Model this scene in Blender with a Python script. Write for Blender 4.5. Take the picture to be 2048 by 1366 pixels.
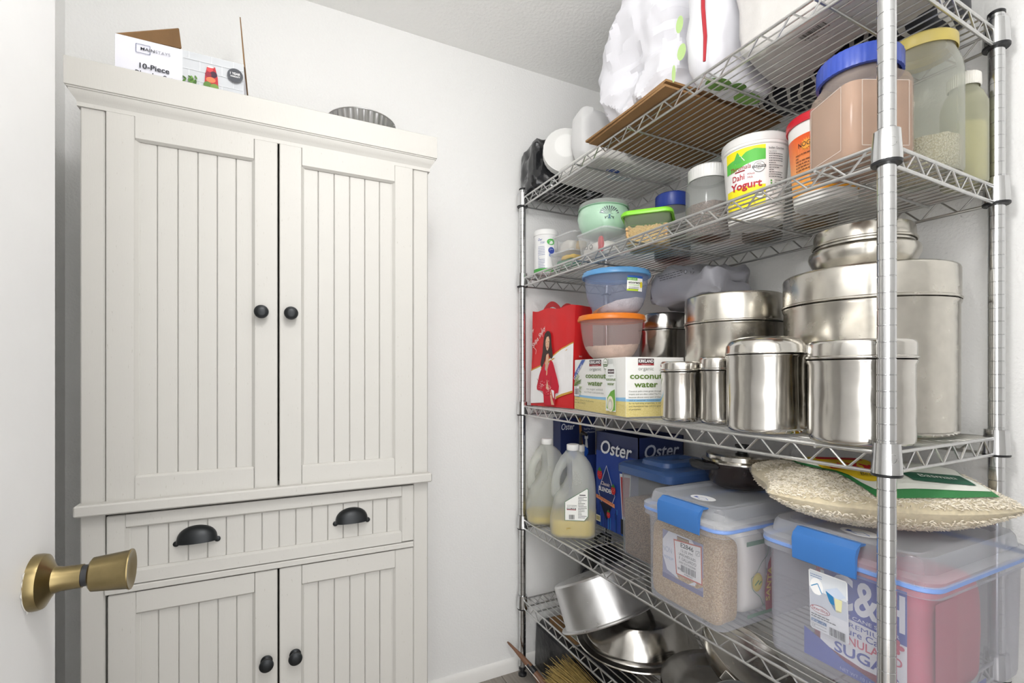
import bpy, bmesh, math, random
from mathutils import Vector, Matrix, noise

random.seed(7)
for o in list(bpy.data.objects):
    bpy.data.objects.remove(o)
S = bpy.context.scene
COL = S.collection
PI = math.pi
R = math.radians

# ------------------------------------------------------------------ camera
CAM_H = 1.14
YAW = 26.0
F_PX, HORIZON = 958.0, 746.0
cd = bpy.data.cameras.new('camera')
cd.sensor_width = 36.0
cd.lens = 36.0 * F_PX / 2048.0
cd.shift_y = (HORIZON - 683.0) / 2048.0
cd.clip_start = 0.02
cam = bpy.data.objects.new('camera', cd)
COL.objects.link(cam)
cam.location = (0, 0, CAM_H)
cam.rotation_euler = (R(90), 0, R(-YAW))
S.camera = cam

# ------------------------------------------------------------------ light
w = bpy.data.worlds.new('world')
S.world = w
w.use_nodes = True
w.node_tree.nodes['Background'].inputs[0].default_value = (1.0, 0.995, 0.99, 1)
w.node_tree.nodes['Background'].inputs[1].default_value = 3.0
LAMP_POWER = 60.0
FILL_POWER = 2.5
S.view_settings.view_transform = 'Standard'
S.view_settings.look = 'None'
S.view_settings.gamma = 1.0
S.view_settings.use_curve_mapping = False
S.view_settings.exposure = 0.12
S.cycles.transparent_max_bounces = 32
S.cycles.max_bounces = 10
S.cycles.sample_clamp_indirect = 6.0

# ------------------------------------------------------------------ materials
def lin(h):
    h = h.lstrip('#')
    out = []
    for i in (0, 2, 4):
        c = int(h[i:i + 2], 16) / 255.0
        out.append(c / 12.92 if c <= 0.04045 else ((c + 0.055) / 1.055) ** 2.4)
    return (*out, 1.0)

_M = {}
def nt(name):
    m = bpy.data.materials.new(name)
    m.use_nodes = True
    return m, m.node_tree.nodes, m.node_tree.links, m.node_tree.nodes['Principled BSDF']

def bump(n, l, b, scale, dist, detail=3.0, coord='Object', stretch=None, tex='NOISE'):
    tc = n.new('ShaderNodeTexCoord')
    src = tc.outputs[coord]
    if stretch:
        mp = n.new('ShaderNodeMapping'); mp.inputs['Scale'].default_value = stretch
        l.new(src, mp.inputs['Vector']); src = mp.outputs['Vector']
    if tex == 'NOISE':
        t = n.new('ShaderNodeTexNoise'); t.inputs['Detail'].default_value = detail
    else:
        t = n.new('ShaderNodeTexVoronoi')
    t.inputs['Scale'].default_value = scale
    l.new(src, t.inputs['Vector'])
    bp = n.new('ShaderNodeBump'); bp.inputs['Distance'].default_value = dist
    bp.inputs['Strength'].default_value = 1.0
    l.new(t.outputs[0], bp.inputs['Height'])
    l.new(bp.outputs['Normal'], b.inputs['Normal'])
    return t, src

def mat(name, col, rough=0.5, metal=0.0, bmp=None, var=0.04, vscale=30.0, stretch=None, spec=None, sss=0, coat=0):
    if name in _M:
        return _M[name]
    m, n, l, b = nt(name)
    c = lin(col) if isinstance(col, str) else (*col, 1)
    b.inputs['Roughness'].default_value = rough
    b.inputs['Metallic'].default_value = metal
    if spec is not None:
        b.inputs['Specular IOR Level'].default_value = spec
    if coat:
        b.inputs['Coat Weight'].default_value = coat
        b.inputs['Coat Roughness'].default_value = 0.08
    tc = n.new('ShaderNodeTexCoord'); src = tc.outputs['Object']
    if stretch:
        mp = n.new('ShaderNodeMapping'); mp.inputs['Scale'].default_value = stretch
        l.new(src, mp.inputs['Vector']); src = mp.outputs['Vector']
    t = n.new('ShaderNodeTexNoise'); t.inputs['Scale'].default_value = vscale; t.inputs['Detail'].default_value = 4
    l.new(src, t.inputs['Vector'])
    r = n.new('ShaderNodeValToRGB')
    r.color_ramp.elements[0].position = 0.3; r.color_ramp.elements[1].position = 0.7
    r.color_ramp.elements[0].color = tuple(max(0, x * (1 - var)) for x in c[:3]) + (1,)
    r.color_ramp.elements[1].color = tuple(min(1, x * (1 + var)) for x in c[:3]) + (1,)
    l.new(t.outputs[0], r.inputs[0]); l.new(r.outputs[0], b.inputs['Base Color'])
    if bmp:
        bump(n, l, b, bmp[0], bmp[1])
    _M[name] = m
    return m

def ink(h):
    return mat('ink_' + h.lstrip('#'), h, 0.55, var=0.02)

def clear(name, col, alpha, rough=0.15, tint=None, bmp=None, boost=0.3):
    """thin clear or frosted plastic / glass wall"""
    if name in _M:
        return _M[name]
    m, n, l, b = nt(name)
    b.inputs['Base Color'].default_value = lin(col)
    b.inputs['Roughness'].default_value = rough
    tr = n.new('ShaderNodeBsdfTransparent'); tr.inputs[0].default_value = lin(tint or 'ffffff')
    mx = n.new('ShaderNodeMixShader')
    fr = n.new('ShaderNodeLayerWeight'); fr.inputs['Blend'].default_value = 0.25
    mr = n.new('ShaderNodeMapRange')
    mr.inputs['To Min'].default_value = alpha; mr.inputs['To Max'].default_value = min(1, alpha + boost)
    l.new(fr.outputs['Facing'], mr.inputs['Value'])
    l.new(mr.outputs[0], mx.inputs[0])
    l.new(tr.outputs[0], mx.inputs[1]); l.new(b.outputs[0], mx.inputs[2])
    l.new(mx.outputs[0], n['Material Output'].inputs['Surface'])
    if bmp:
        bump(n, l, b, bmp[0], bmp[1])
    _M[name] = m
    return m

def make_wall(name, col, scale, dist, rough=0.85):
    m, n, l, b = nt(name)
    b.inputs['Base Color'].default_value = lin(col)
    b.inputs['Roughness'].default_value = rough
    bump(n, l, b, scale, dist, 2.0)
    return m

M_WALL = make_wall('wall_paint', 'f1f1f0', 140, 0.0016)
M_CEIL = make_wall('ceiling_paint', 'f7f7f5', 90, 0.002, 0.9)
M_TRIM = mat('trim_paint', 'f0efec', 0.4, var=0.01)
M_DOOR = mat('door_paint', 'd2d2d2', 0.38, var=0.02, vscale=9, bmp=(20, 0.0006))

def cabinet_paint():
    m, n, l, b = nt('cabinet_paint')
    tc = n.new('ShaderNodeTexCoord')
    mp = n.new('ShaderNodeMapping'); mp.inputs['Scale'].default_value = (420, 420, 75)
    l.new(tc.outputs['Object'], mp.inputs['Vector'])
    t = n.new('ShaderNodeTexNoise'); t.inputs['Scale'].default_value = 1.0; t.inputs['Detail'].default_value = 2
    l.new(mp.outputs[0], t.inputs['Vector'])
    r = n.new('ShaderNodeValToRGB')
    r.color_ramp.elements[0].position = 0.70; r.color_ramp.elements[0].color = lin('c2c0bb')
    r.color_ramp.elements[1].position = 0.80; r.color_ramp.elements[1].color = lin('a8a49b')
    l.new(t.outputs[0], r.inputs[0])
    l.new(r.outputs[0], b.inputs['Base Color'])
    b.inputs['Roughness'].default_value = 0.5
    bp = n.new('ShaderNodeBump'); bp.inputs['Distance'].default_value = 0.0001
    l.new(t.outputs[0], bp.inputs['Height']); l.new(bp.outputs[0], b.inputs['Normal'])
    return m
M_CAB = cabinet_paint()
M_DARKGAP = mat('cabinet_gap_shade', '57544c', 0.8)
M_BRONZE = mat('dark_bronze', '2b2d2f', 0.38, 0.6)
M_BRASS = mat('antique_brass', '8a7b57', 0.3, 1.0, var=0.12, vscale=60)
M_CHROME = mat('chrome_wire', 'c9c9c8', 0.28, 0.92, var=0.05, vscale=80)
M_POST = mat('chrome_post', 'd2d3d4', 0.16, 1.0, var=0.03)
M_GROOVE = mat('post_groove', '6a6a6a', 0.4, 0.8)
M_BLKPL = mat('black_plastic', '1f2023', 0.4)
M_CARD = mat('brown_cardboard', '8c6a44', 0.8, var=0.1, vscale=14, bmp=(60, 0.0005))

def steel(name, col, rough, blot=0.10, bm=0.0006):
    m, n, l, b = nt(name)
    b.inputs['Metallic'].default_value = 1.0
    tc = n.new('ShaderNodeTexCoord')
    t = n.new('ShaderNodeTexNoise'); t.inputs['Scale'].default_value = 34; t.inputs['Detail'].default_value = 5
    l.new(tc.outputs['Object'], t.inputs['Vector'])
    r = n.new('ShaderNodeValToRGB'); c = lin(col)
    r.color_ramp.elements[0].position = 0.35; r.color_ramp.elements[1].position = 0.65
    r.color_ramp.elements[0].color = tuple(x * (1 - blot) for x in c[:3]) + (1,)
    r.color_ramp.elements[1].color = c
    l.new(t.outputs[0], r.inputs[0]); l.new(r.outputs[0], b.inputs['Base Color'])
    mr = n.new('ShaderNodeMapRange')
    mr.inputs['To Min'].default_value = rough * 0.6; mr.inputs['To Max'].default_value = rough * 1.6
    l.new(t.outputs[0], mr.inputs['Value']); l.new(mr.outputs[0], b.inputs['Roughness'])
    t2 = n.new('ShaderNodeTexNoise'); t2.inputs['Scale'].default_value = 16; t2.inputs['Detail'].default_value = 1
    l.new(tc.outputs['Object'], t2.inputs['Vector'])
    bp = n.new('ShaderNodeBump'); bp.inputs['Distance'].default_value = bm * 4
    l.new(t2.outputs[0], bp.inputs['Height']); l.new(bp.outputs[0], b.inputs['Normal'])
    return m
M_STEEL = steel('stainless_steel', 'd8d5cf', 0.15)
M_STEEL2 = steel('worn_stainless', 'd6d2c9', 0.22, 0.12, .00022)
M_ALU = steel('brushed_aluminium', 'dcdcdc', 0.30, 0.04, 0.00004)

def grain(name, c0, c1, scale, dist=0.004):
    m, n, l, b = nt(name)
    tc = n.new('ShaderNodeTexCoord')
    v = n.new('ShaderNodeTexVoronoi'); v.inputs['Scale'].default_value = scale
    l.new(tc.outputs['Object'], v.inputs['Vector'])
    r = n.new('ShaderNodeValToRGB')
    r.color_ramp.elements[0].position = 0.1; r.color_ramp.elements[0].color = lin(c1)
    r.color_ramp.elements[1].position = 0.7; r.color_ramp.elements[1].color = lin(c0)
    l.new(v.outputs['Distance'], r.inputs[0]); l.new(r.outputs[0], b.inputs['Base Color'])
    bp = n.new('ShaderNodeBump'); bp.inputs['Distance'].default_value = dist; bp.invert = True
    l.new(v.outputs['Distance'], bp.inputs['Height']); l.new(bp.outputs[0], b.inputs['Normal'])
    b.inputs['Roughness'].default_value = 0.7
    return m

# ------------------------------------------------------------------ mesh helpers
class MB:
    def __init__(s):
        s.v = []; s.f = []; s.mi = []; s.cur = 0
    def add(s, vs, fs, xf=None):
        k = len(s.v)
        s.v += [tuple(xf @ Vector(p)) if xf else tuple(p) for p in vs]
        for f in fs:
            s.f.append([i + k for i in f]); s.mi.append(s.cur)
        return s
    def box(s, x0, x1, y0, y1, z0, z1, c=0.0, xf=None):
        """box with chamfered edges"""
        if c <= 0:
            vs = [(x, y, z) for x in (x0, x1) for y in (y0, y1) for z in (z0, z1)]
            return s.add(vs, [(0, 1, 3, 2), (4, 6, 7, 5), (0, 4, 5, 1), (2, 3, 7, 6), (0, 2, 6, 4), (1, 5, 7, 3)], xf)
        c = min(c, (x1 - x0) * .45, (y1 - y0) * .45, (z1 - z0) * .45)
        lo = (x0, y0, z0); hi = (x1, y1, z1)
        idx = {}; vs = []
        for sx in (0, 1):
            for sy in (0, 1):
                for sz in (0, 1):
                    sg = (sx, sy, sz)
                    for ax in range(3):
                        p = []
                        for a in range(3):
                            e = hi[a] if sg[a] else lo[a]
                            if a != ax:
                                e += -c if sg[a] else c
                            p.append(e)
                        idx[(sx, sy, sz, ax)] = len(vs); vs.append(p)
        fs = []
        for ax in range(3):
            a, b = [k for k in range(3) if k != ax]
            for sd in (0, 1):
                q = []
                for (p, r) in ((0, 0), (1, 0), (1, 1), (0, 1)):
                    k = [0, 0, 0]; k[ax] = sd; k[a] = p; k[b] = r
                    q.append(idx[(*k, ax)])
                fs.append(q)
        for ax in range(3):
            a, b = [k for k in range(3) if k != ax]
            for p in (0, 1):
                for r in (0, 1):
                    k0 = [0, 0, 0]; k0[a] = p; k0[b] = r
                    k1 = list(k0); k1[ax] = 1
                    fs.append([idx[(*k0, a)], idx[(*k1, a)], idx[(*k1, b)], idx[(*k0, b)]])
        for sx in (0, 1):
            for sy in (0, 1):
                for sz in (0, 1):
                    fs.append([idx[(sx, sy, sz, ax)] for ax in range(3)])
        return s.add(vs, fs, xf)
    def loft(s, rings, cap0=True, cap1=True, xf=None):
        n = len(rings[0]); vs = [p for r in rings for p in r]; fs = []
        for i in range(len(rings) - 1):
            for j in range(n):
                a = i * n + j; b = i * n + (j + 1) % n
                fs.append((a, b, b + n, a + n))
        if cap0: fs.append(list(range(n))[::-1])
        if cap1: fs.append([(len(rings) - 1) * n + j for j in range(n)])
        return s.add(vs, fs, xf)
    def lathe(s, prof, seg=40, c=(0, 0), cap0=True, cap1=True, xf=None, flute=0, nfl=0):
        rings = []
        for (r, z) in prof:
            rings.append([(c[0] + (r + flute * math.cos(nfl * 2 * PI * j / seg) * (1 if r > .01 else 0)) * math.cos(2 * PI * j / seg),
                           c[1] + (r + flute * math.cos(nfl * 2 * PI * j / seg) * (1 if r > .01 else 0)) * math.sin(2 * PI * j / seg), z) for j in range(seg)])
        return s.loft(rings, cap0, cap1, xf)
    def tube(s, pts, r, seg=8, closed=False, xf=None):
        pts = [Vector(p) for p in pts]; n = len(pts); rings = []; up = None
        for i, p in enumerate(pts):
            if closed: d = pts[(i + 1) % n] - pts[i - 1]
            else: d = pts[min(i + 1, n - 1)] - pts[max(i - 1, 0)]
            d.normalize()
            if up is None:
                up = Vector((0, 0, 1)) if abs(d.z) < .9 else Vector((1, 0, 0))
            a = d.cross(up)
            if a.length < 1e-5: a = d.cross(Vector((0, 1, 0)))
            a.normalize(); b = a.cross(d).normalized(); up = b
            rr = r[i] if isinstance(r, (list, tuple)) else r
            rings.append([tuple(p + a * rr * math.cos(2 * PI * j / seg) + b * rr * math.sin(2 * PI * j / seg)) for j in range(seg)])
        if closed:
            rings.append(rings[0])
            return s.loft(rings, False, False, xf)
        return s.loft(rings, True, True, xf)
    def prism(s, poly, fn, h0, h1):
        n = len(poly)
        vs = [fn(u, v, h0) for u, v in poly] + [fn(u, v, h1) for u, v in poly]
        fs = [list(range(n))[::-1], list(range(n, 2 * n))] + [(i, (i + 1) % n, (i + 1) % n + n, i + n) for i in range(n)]
        return s.add(vs, fs)
    def grid(s, nu, nv, fn):
        vs = [fn(i / nu, j / nv) for i in range(nu + 1) for j in range(nv + 1)]
        fs = [(i * (nv + 1) + j, (i + 1) * (nv + 1) + j, (i + 1) * (nv + 1) + j + 1, i * (nv + 1) + j + 1) for i in range(nu) for j in range(nv)]
        return s.add(vs, fs)
    def mesh(s, name, mats, smooth=35):
        me = bpy.data.meshes.new(name)
        me.from_pydata(s.v, [], s.f)
        for m in (mats if isinstance(mats, (list, tuple)) else [mats]):
            me.materials.append(m)
        if any(s.mi): me.polygons.foreach_set('material_index', s.mi)
        bm = bmesh.new(); bm.from_mesh(me)
        bmesh.ops.recalc_face_normals(bm, faces=bm.faces)
        bm.to_mesh(me); bm.free()
        if smooth:
            me.polygons.foreach_set('use_smooth', [True] * len(me.polygons))
            me.set_sharp_from_angle(angle=R(smooth))
        me.update()
        return me
    def build(s, name, mats, parent=None, smooth=35, label=None):
        o = bpy.data.objects.new(name, s.mesh(name, mats, smooth))
        COL.objects.link(o)
        if parent is not None: o.parent = parent
        if label: o['label'] = label
        return o

def tag(o, label, cat, group=None):
    o['label'] = label; o['category'] = cat
    if group: o['group'] = group
    return o
def thing(name, label, cat, loc=(0, 0, 0), rz=0.0, group=None, rot=None):
    o = bpy.data.objects.new(name, None); COL.objects.link(o)
    o.empty_display_size = 0.02
    o.location = loc
    o.rotation_euler = rot if rot else (0, 0, rz)
    return tag(o, label, cat, group)
def struct(o):
    o['kind'] = 'structure'; return o
def inst(name, me, parent, loc=(0, 0, 0), rz=0):
    o = bpy.data.objects.new(name, me); COL.objects.link(o); o.parent = parent
    o.location = loc; o.rotation_euler = (0, 0, rz); return o
def copy_tree(o, parent=None):
    c = o.copy(); COL.objects.link(c); c.parent = parent
    for ch in o.children: copy_tree(ch, c)
    return c

def rrect(hx, hy, r, z, n=5, cx=0, cy=0):
    pts = []
    r = min(r, hx * .999, hy * .999)
    for (sx, sy, a0) in ((1, 1, 0), (-1, 1, PI / 2), (-1, -1, PI), (1, -1, 1.5 * PI)):
        for k in range(n + 1):
            a = a0 + PI / 2 * k / n
            pts.append((cx + sx * (hx - r) + r * math.cos(a), cy + sy * (hy - r) + r * math.sin(a), z))
    return pts

# ------------------------------------------------------------------ flat print
_T = {}
def text2d(s, bold=0.0, shear=0.0):
    k = (s, bold, shear)
    if k in _T: return _T[k]
    cu = bpy.data.curves.new('print', 'FONT')
    cu.body = s; cu.size = 1.0; cu.offset = bold; cu.shear = shear; cu.resolution_u = 3
    ob = bpy.data.objects.new('print', cu); COL.objects.link(ob)
    dg = bpy.context.evaluated_depsgraph_get()
    me = bpy.data.meshes.new_from_object(ob.evaluated_get(dg))
    vs = [(v.co.x, v.co.y) for v in me.vertices]; fs = [list(p.vertices) for p in me.polygons]
    bpy.data.objects.remove(ob); bpy.data.curves.remove(cu); bpy.data.meshes.remove(me)
    if not vs: vs = [(0, 0)]
    x0 = min(p[0] for p in vs); x1 = max(p[0] for p in vs)
    _T[k] = (vs, fs, x0, x1)
    return _T[k]

class Decal:
    def __init__(s, fn, lift=0.0004, step=0.00012):
        s.fn = fn; s.mb = MB(); s.mats = []; s.keys = {}; s.h = lift; s.step = step
    def col(s, c):
        if c not in s.keys:
            s.keys[c] = len(s.mats); s.mats.append(c if not isinstance(c, str) else ink(c))
        s.mb.cur = s.keys[c]
    def _put(s, vs, fs):
        s.h += s.step
        s.mb.add([s.fn(u, v, s.h) for u, v in vs], fs)
    def rect(s, c, u0, v0, u1, v1, nu=1, nv=1):
        s.col(c)
        vs = [(u0 + (u1 - u0) * i / nu, v0 + (v1 - v0) * j / nv) for i in range(nu + 1) for j in range(nv + 1)]
        s._put(vs, [(i * (nv + 1) + j, (i + 1) * (nv + 1) + j, (i + 1) * (nv + 1) + j + 1, i * (nv + 1) + j + 1) for i in range(nu) for j in range(nv)])
        return s
    def poly(s, c, pts):
        s.col(c); s._put(pts, [list(range(len(pts)))]); return s
    def ell(s, c, u, v, a, b=None, n=24, rot=0):
        b = b or a
        cr, sr = math.cos(rot), math.sin(rot)
        pts = []
        for k in range(n):
            x = a * math.cos(2 * PI * k / n); y = b * math.sin(2 * PI * k / n)
            pts.append((u + x * cr - y * sr, v + x * sr + y * cr))
        s.col(c); s._put(pts, [list(range(n))]); return s
    def line(s, c, pts, wd):
        s.col(c)
        for a, b in zip(pts[:-1], pts[1:]):
            dx, dy = b[0] - a[0], b[1] - a[1]; L = math.hypot(dx, dy) or 1
            nx, ny = -dy / L * wd / 2, dx / L * wd / 2
            s._put([(a[0] + nx, a[1] + ny), (a[0] - nx, a[1] - ny), (b[0] - nx, b[1] - ny), (b[0] + nx, b[1] + ny)], [(0, 1, 2, 3)])
            s.h -= s.step
        s.h += s.step
        return s
    def text(s, c, t, u, v, size, w=None, al='C', bold=0.0, shear=0.0, rot=0.0):
        """size is the capital height; v is the baseline"""
        vs, fs, x0, x1 = text2d(t, bold, shear)
        k = size / 0.70; kx = k
        if w: kx = w / (x1 - x0)
        off = {'C': (x0 + x1) / 2, 'L': x0, 'R': x1}[al]
        cr, sr = math.cos(rot), math.sin(rot)
        out = []
        for x, y in vs:
            X = (x - off) * kx; Y = y * k
            out.append((u + X * cr - Y * sr, v + X * sr + Y * cr))
        s.col(c); s._put(out, fs); return s
    def fine(s, c, u0, u1, v0, rows, pitch, th, seed=1, brk=True):
        """rows of dashes for print too small to read"""
        rnd = random.Random(seed); s.col(c)
        for r in range(rows):
            u = u0; v = v0 - r * pitch
            while u < u1 - 1e-5:
                L = rnd.uniform(.05, .16) * (u1 - u0); e = min(u1, u + L)
                s._put([(u, v), (e, v), (e, v + th), (u, v + th)], [(0, 1, 2, 3)]); s.h -= s.step
                u = e + .025 * (u1 - u0)
                if brk and rnd.random() < .06: break
        s.h += s.step; return s
    def bars(s, u0, u1, v0, v1, seed=1, c='1c1c1c'):
        rnd = random.Random(seed); s.col(c); u = u0
        while u < u1:
            wd = rnd.choice((.012, .02, .035)) * (u1 - u0)
            s._put([(u, v0), (min(u1, u + wd), v0), (min(u1, u + wd), v1), (u, v1)], [(0, 1, 2, 3)]); s.h -= s.step
            u += wd + rnd.choice((.012, .02, .03)) * (u1 - u0)
        s.h += s.step; return s
    def build(s, name, parent, label=None):
        me = bpy.data.meshes.new(name)
        me.from_pydata(s.mb.v, [], s.mb.f)
        for m in s.mats: me.materials.append(m)
        me.polygons.foreach_set('material_index', s.mb.mi)
        me.update()
        o = bpy.data.objects.new(name, me); COL.objects.link(o); o.parent = parent
        if label: o['label'] = label
        return o

def pmap(o, U, V):
    o, U, V = Vector(o), Vector(U).normalized(), Vector(V).normalized()
    N = U.cross(V)
    return lambda u, v, h: tuple(o + U * u + V * v + N * h)
def cmap(rf, a0, c=(0, 0)):
    """u is arc length about the angle a0, v is the height"""
    def f(u, v, h):
        r = rf(v) if callable(rf) else rf
        a = a0 + u / (rf(v) if callable(rf) else rf)
        return (c[0] + (r + h) * math.cos(a), c[1] + (r + h) * math.sin(a), v)
    return f
def to_cam(x, y, rz=0):
    return math.atan2(-y, -x) - rz

# ================================================================== the room
WX0, WX1, WY0, WY1, CZ = -0.505, 1.285, -0.10, 1.65, 2.32
root = struct(MB().box(WX0 - .1, WX1 + .1, -0.9, WY1 + .1, -0.06, -0.012).build('floor', mat('floor_base', '6d675f', 0.6)))
pl = MB().box(-.089, .089, -.6, .6, -.012, 0, .0015).mesh('plank', mat('grey_wood_plank', '8f8880', 0.45, var=0.22, vscale=7, stretch=(12, 1, 1)))
for i in range(10):
    for j in range(3):
        y = -0.35 + j * 1.2 - (0.45 if i % 2 else 0)
        o = inst('plank', pl, root, (WX0 + .09 + i * .18, y, 0))
struct(MB().box(WX0 - .1, WX1 + .1, WY0, WY1 + .1, CZ, CZ + .08).build('ceiling', M_CEIL))
struct(MB().box(WX0 - .1, WX1 + .1, WY1, WY1 + .1, 0, CZ).build('wall_back', M_WALL))
struct(MB().box(WX1, WX1 + .1, WY0, WY1, 0, CZ).build('wall_right', M_WALL))
struct(MB().box(WX0 - .1, WX0, WY0, WY1, 0, CZ).build('wall_left', M_WALL))
wf = MB().box(WX0 - .1, -.27, WY0 - .1, WY0, 0, CZ).box(.55, WX1 + .1, WY0 - .1, WY0, 0, CZ).box(-.27, .55, WY0 - .1, WY0, 2.06, CZ)
struct(wf.build('wall_front', M_WALL))
bb = MB()
bb.prism([(0, 0), (.012, 0), (.012, .036), (.008, .044), (.004, .048), (0, .05)], lambda u, v, h: (h, WY1 - u, v), WX0, WX1)
struct(bb.build('baseboard_back', M_TRIM))
bb = MB()
bb.prism([(0, 0), (.012, 0), (.012, .036), (.008, .044), (.004, .048), (0, .05)], lambda u, v, h: (WX1 - u, h, v), WY0, WY1 - .012)
struct(bb.build('baseboard_right', M_TRIM))

# door, standing open beside the left wall
dr = struct(MB().box(-.257, -.222, -.085, .699, .012, 2.04, .0015).build('door_1', M_DOOR))
kx = MB()
ky, kz = .647, .928
xk = Matrix.Translation((-.222, ky, kz)) @ Matrix.Rotation(PI / 2, 4, 'Y')
kn = MB().lathe([(.0275, 0), (.0275, .005), (.0265, .0085), (.020, .012), (.0135, .016), (.0120, .022), (.0118, .034), (.0118, .0385)], 48, xf=xk).build('door_knob', M_BRASS, dr, 30, 'antique brass knob with round rose plate')
MB().lathe([(.0108, .0375), (.0108, .0455)], 32, xf=xk).build('neck_ring', M_BLKPL, kn)
MB().lathe([(.0145, .0445), (.0172, .0465), (.0200, .076), (.0212, .0785), (.0208, .0795), (.019, .0795), (.010, .0765), (.003, .0755), (0.0002, .0755)], 48, xf=xk).build('grip', M_BRASS, kn)

pc = Decal(pmap((-.222, ky, kz), (0, 1, 0), (0, 0, 1)), .0004)
rn = random.Random(8)
arc = [R(140 + 190 * k / 26) for k in range(27)]
outer = [rn.uniform(.0272, .0312) for _ in arc]
pc.col('f2f2f0')
pc._put([(r_ * math.cos(a), r_ * math.sin(a)) for a, r_ in zip(arc, outer)] + [(.025 * math.cos(a), .025 * math.sin(a)) for a in arc], [(k, k + 1, 28 + k, 27 + k) for k in range(26)])
pc.build('chipped_paint', dr)

# ceiling lamp of the closet (above and behind the picture's top edge)
lamp = thing('ceiling_lamp', 'round white glass ceiling lamp lighting the closet', 'lamp', (.14, .30, CZ))
MB().lathe([(.05, -.001), (.05, -.012), (.012, -.02), (.008, -.295), (.03, -.302), (.03, -.32)], 32).build('lamp_stem', M_TRIM, lamp)
def emis(name, col, st):
    m, n, l, b = nt(name)
    b.inputs['Base Color'].default_value = lin(col)
    b.inputs['Emission Color'].default_value = (1, .985, .965, 1)
    b.inputs['Emission Strength'].default_value = st
    return m
MB().lathe([(.03, -.3205)] + [(.085 * math.sin(PI * k / 20), -.395 + .085 * math.cos(PI * k / 20)) for k in range(3, 20)] + [(.001, -.48)], 32).build('glass_globe', emis('lamp_glass', 'ffffff', LAMP_POWER), lamp)
# fill light added out of view, beyond the open doorway behind the camera
hd = bpy.data.lights.new('doorway_fill', 'AREA'); hd.shape = 'RECTANGLE'; hd.size = .8; hd.size_y = .5; hd.energy = FILL_POWER; hd.color = (1, .985, .96)
ho = bpy.data.objects.new('doorway_fill', hd); COL.objects.link(ho); ho.location = (.15, -.75, 2.25)
ho.rotation_euler = (R(50), 0, R(0))

# ================================================================== cabinet
CAB = thing('pantry_cabinet', 'tall white painted pantry cabinet with beadboard doors and one drawer', 'cabinet', (0, 1.22, 0))
c = MB()
c.box(-.350, -.334, .021, .405, 0, 1.735, .001).box(.334, .350, .021, .405, 0, 1.735, .001)
c.box(-.334, .334, .395, .405, .05, 1.735).box(-.334, .334, .021, .395, 1.720, 1.735).box(-.334, .334, .022, .395, .05, .066)
c.box(-.312, .312, .022, .395, .862, .876).box(-.312, .312, .022, .395, .698, .708)
c.build('carcass', M_CAB, CAB)
MB().box(-.332, .332, .06, .066, .066, 1.72).build('inner_shadow_board', M_DARKGAP, CAB)  # dark colour stands in for the shade in the door gaps
for sx in (-1, 1):
    a, b = sorted((sx * .351, sx * .3125))
    MB().box(a, b, 0, .020, 0, 1.672, .0025).build('stile', M_CAB, CAB)
MB().box(-.3115, .3115, .006, .020, .0, .066, .001).build('kick_board', M_CAB, CAB)
cr = MB()
prof = [(.0, 1.664), (.003, 1.668), (.0045, 1.674), (.0085, 1.680), (.0135, 1.688), (.0145, 1.6925), (.0165, 1.6935), (.0165, 1.6955), (.019, 1.6965), (.019, 1.7495), (.018, 1.7505), (.004, 1.7505), (.004, 1.738), (.004, 1.664)]
ring = lambda fn: [fn(d, z) for d, z in prof]
cr.loft([ring(lambda d, z: (-.351 - d, .405, z)), ring(lambda d, z: (-.351 - d, -d, z)), ring(lambda d, z: (.351 + d, -d, z)), ring(lambda d, z: (.351 + d, .405, z))])
cr.build('crown_moulding', M_CAB, CAB, 25)
MB().box(-.3555, .3555, -.024, .405, .8600, .8825, .003).build('waist_moulding', M_CAB, CAB)
MB().box(-.3118, .3118, -.008, .019, .6955, .7085, .0015).build('lower_rail', M_CAB, CAB)

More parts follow.
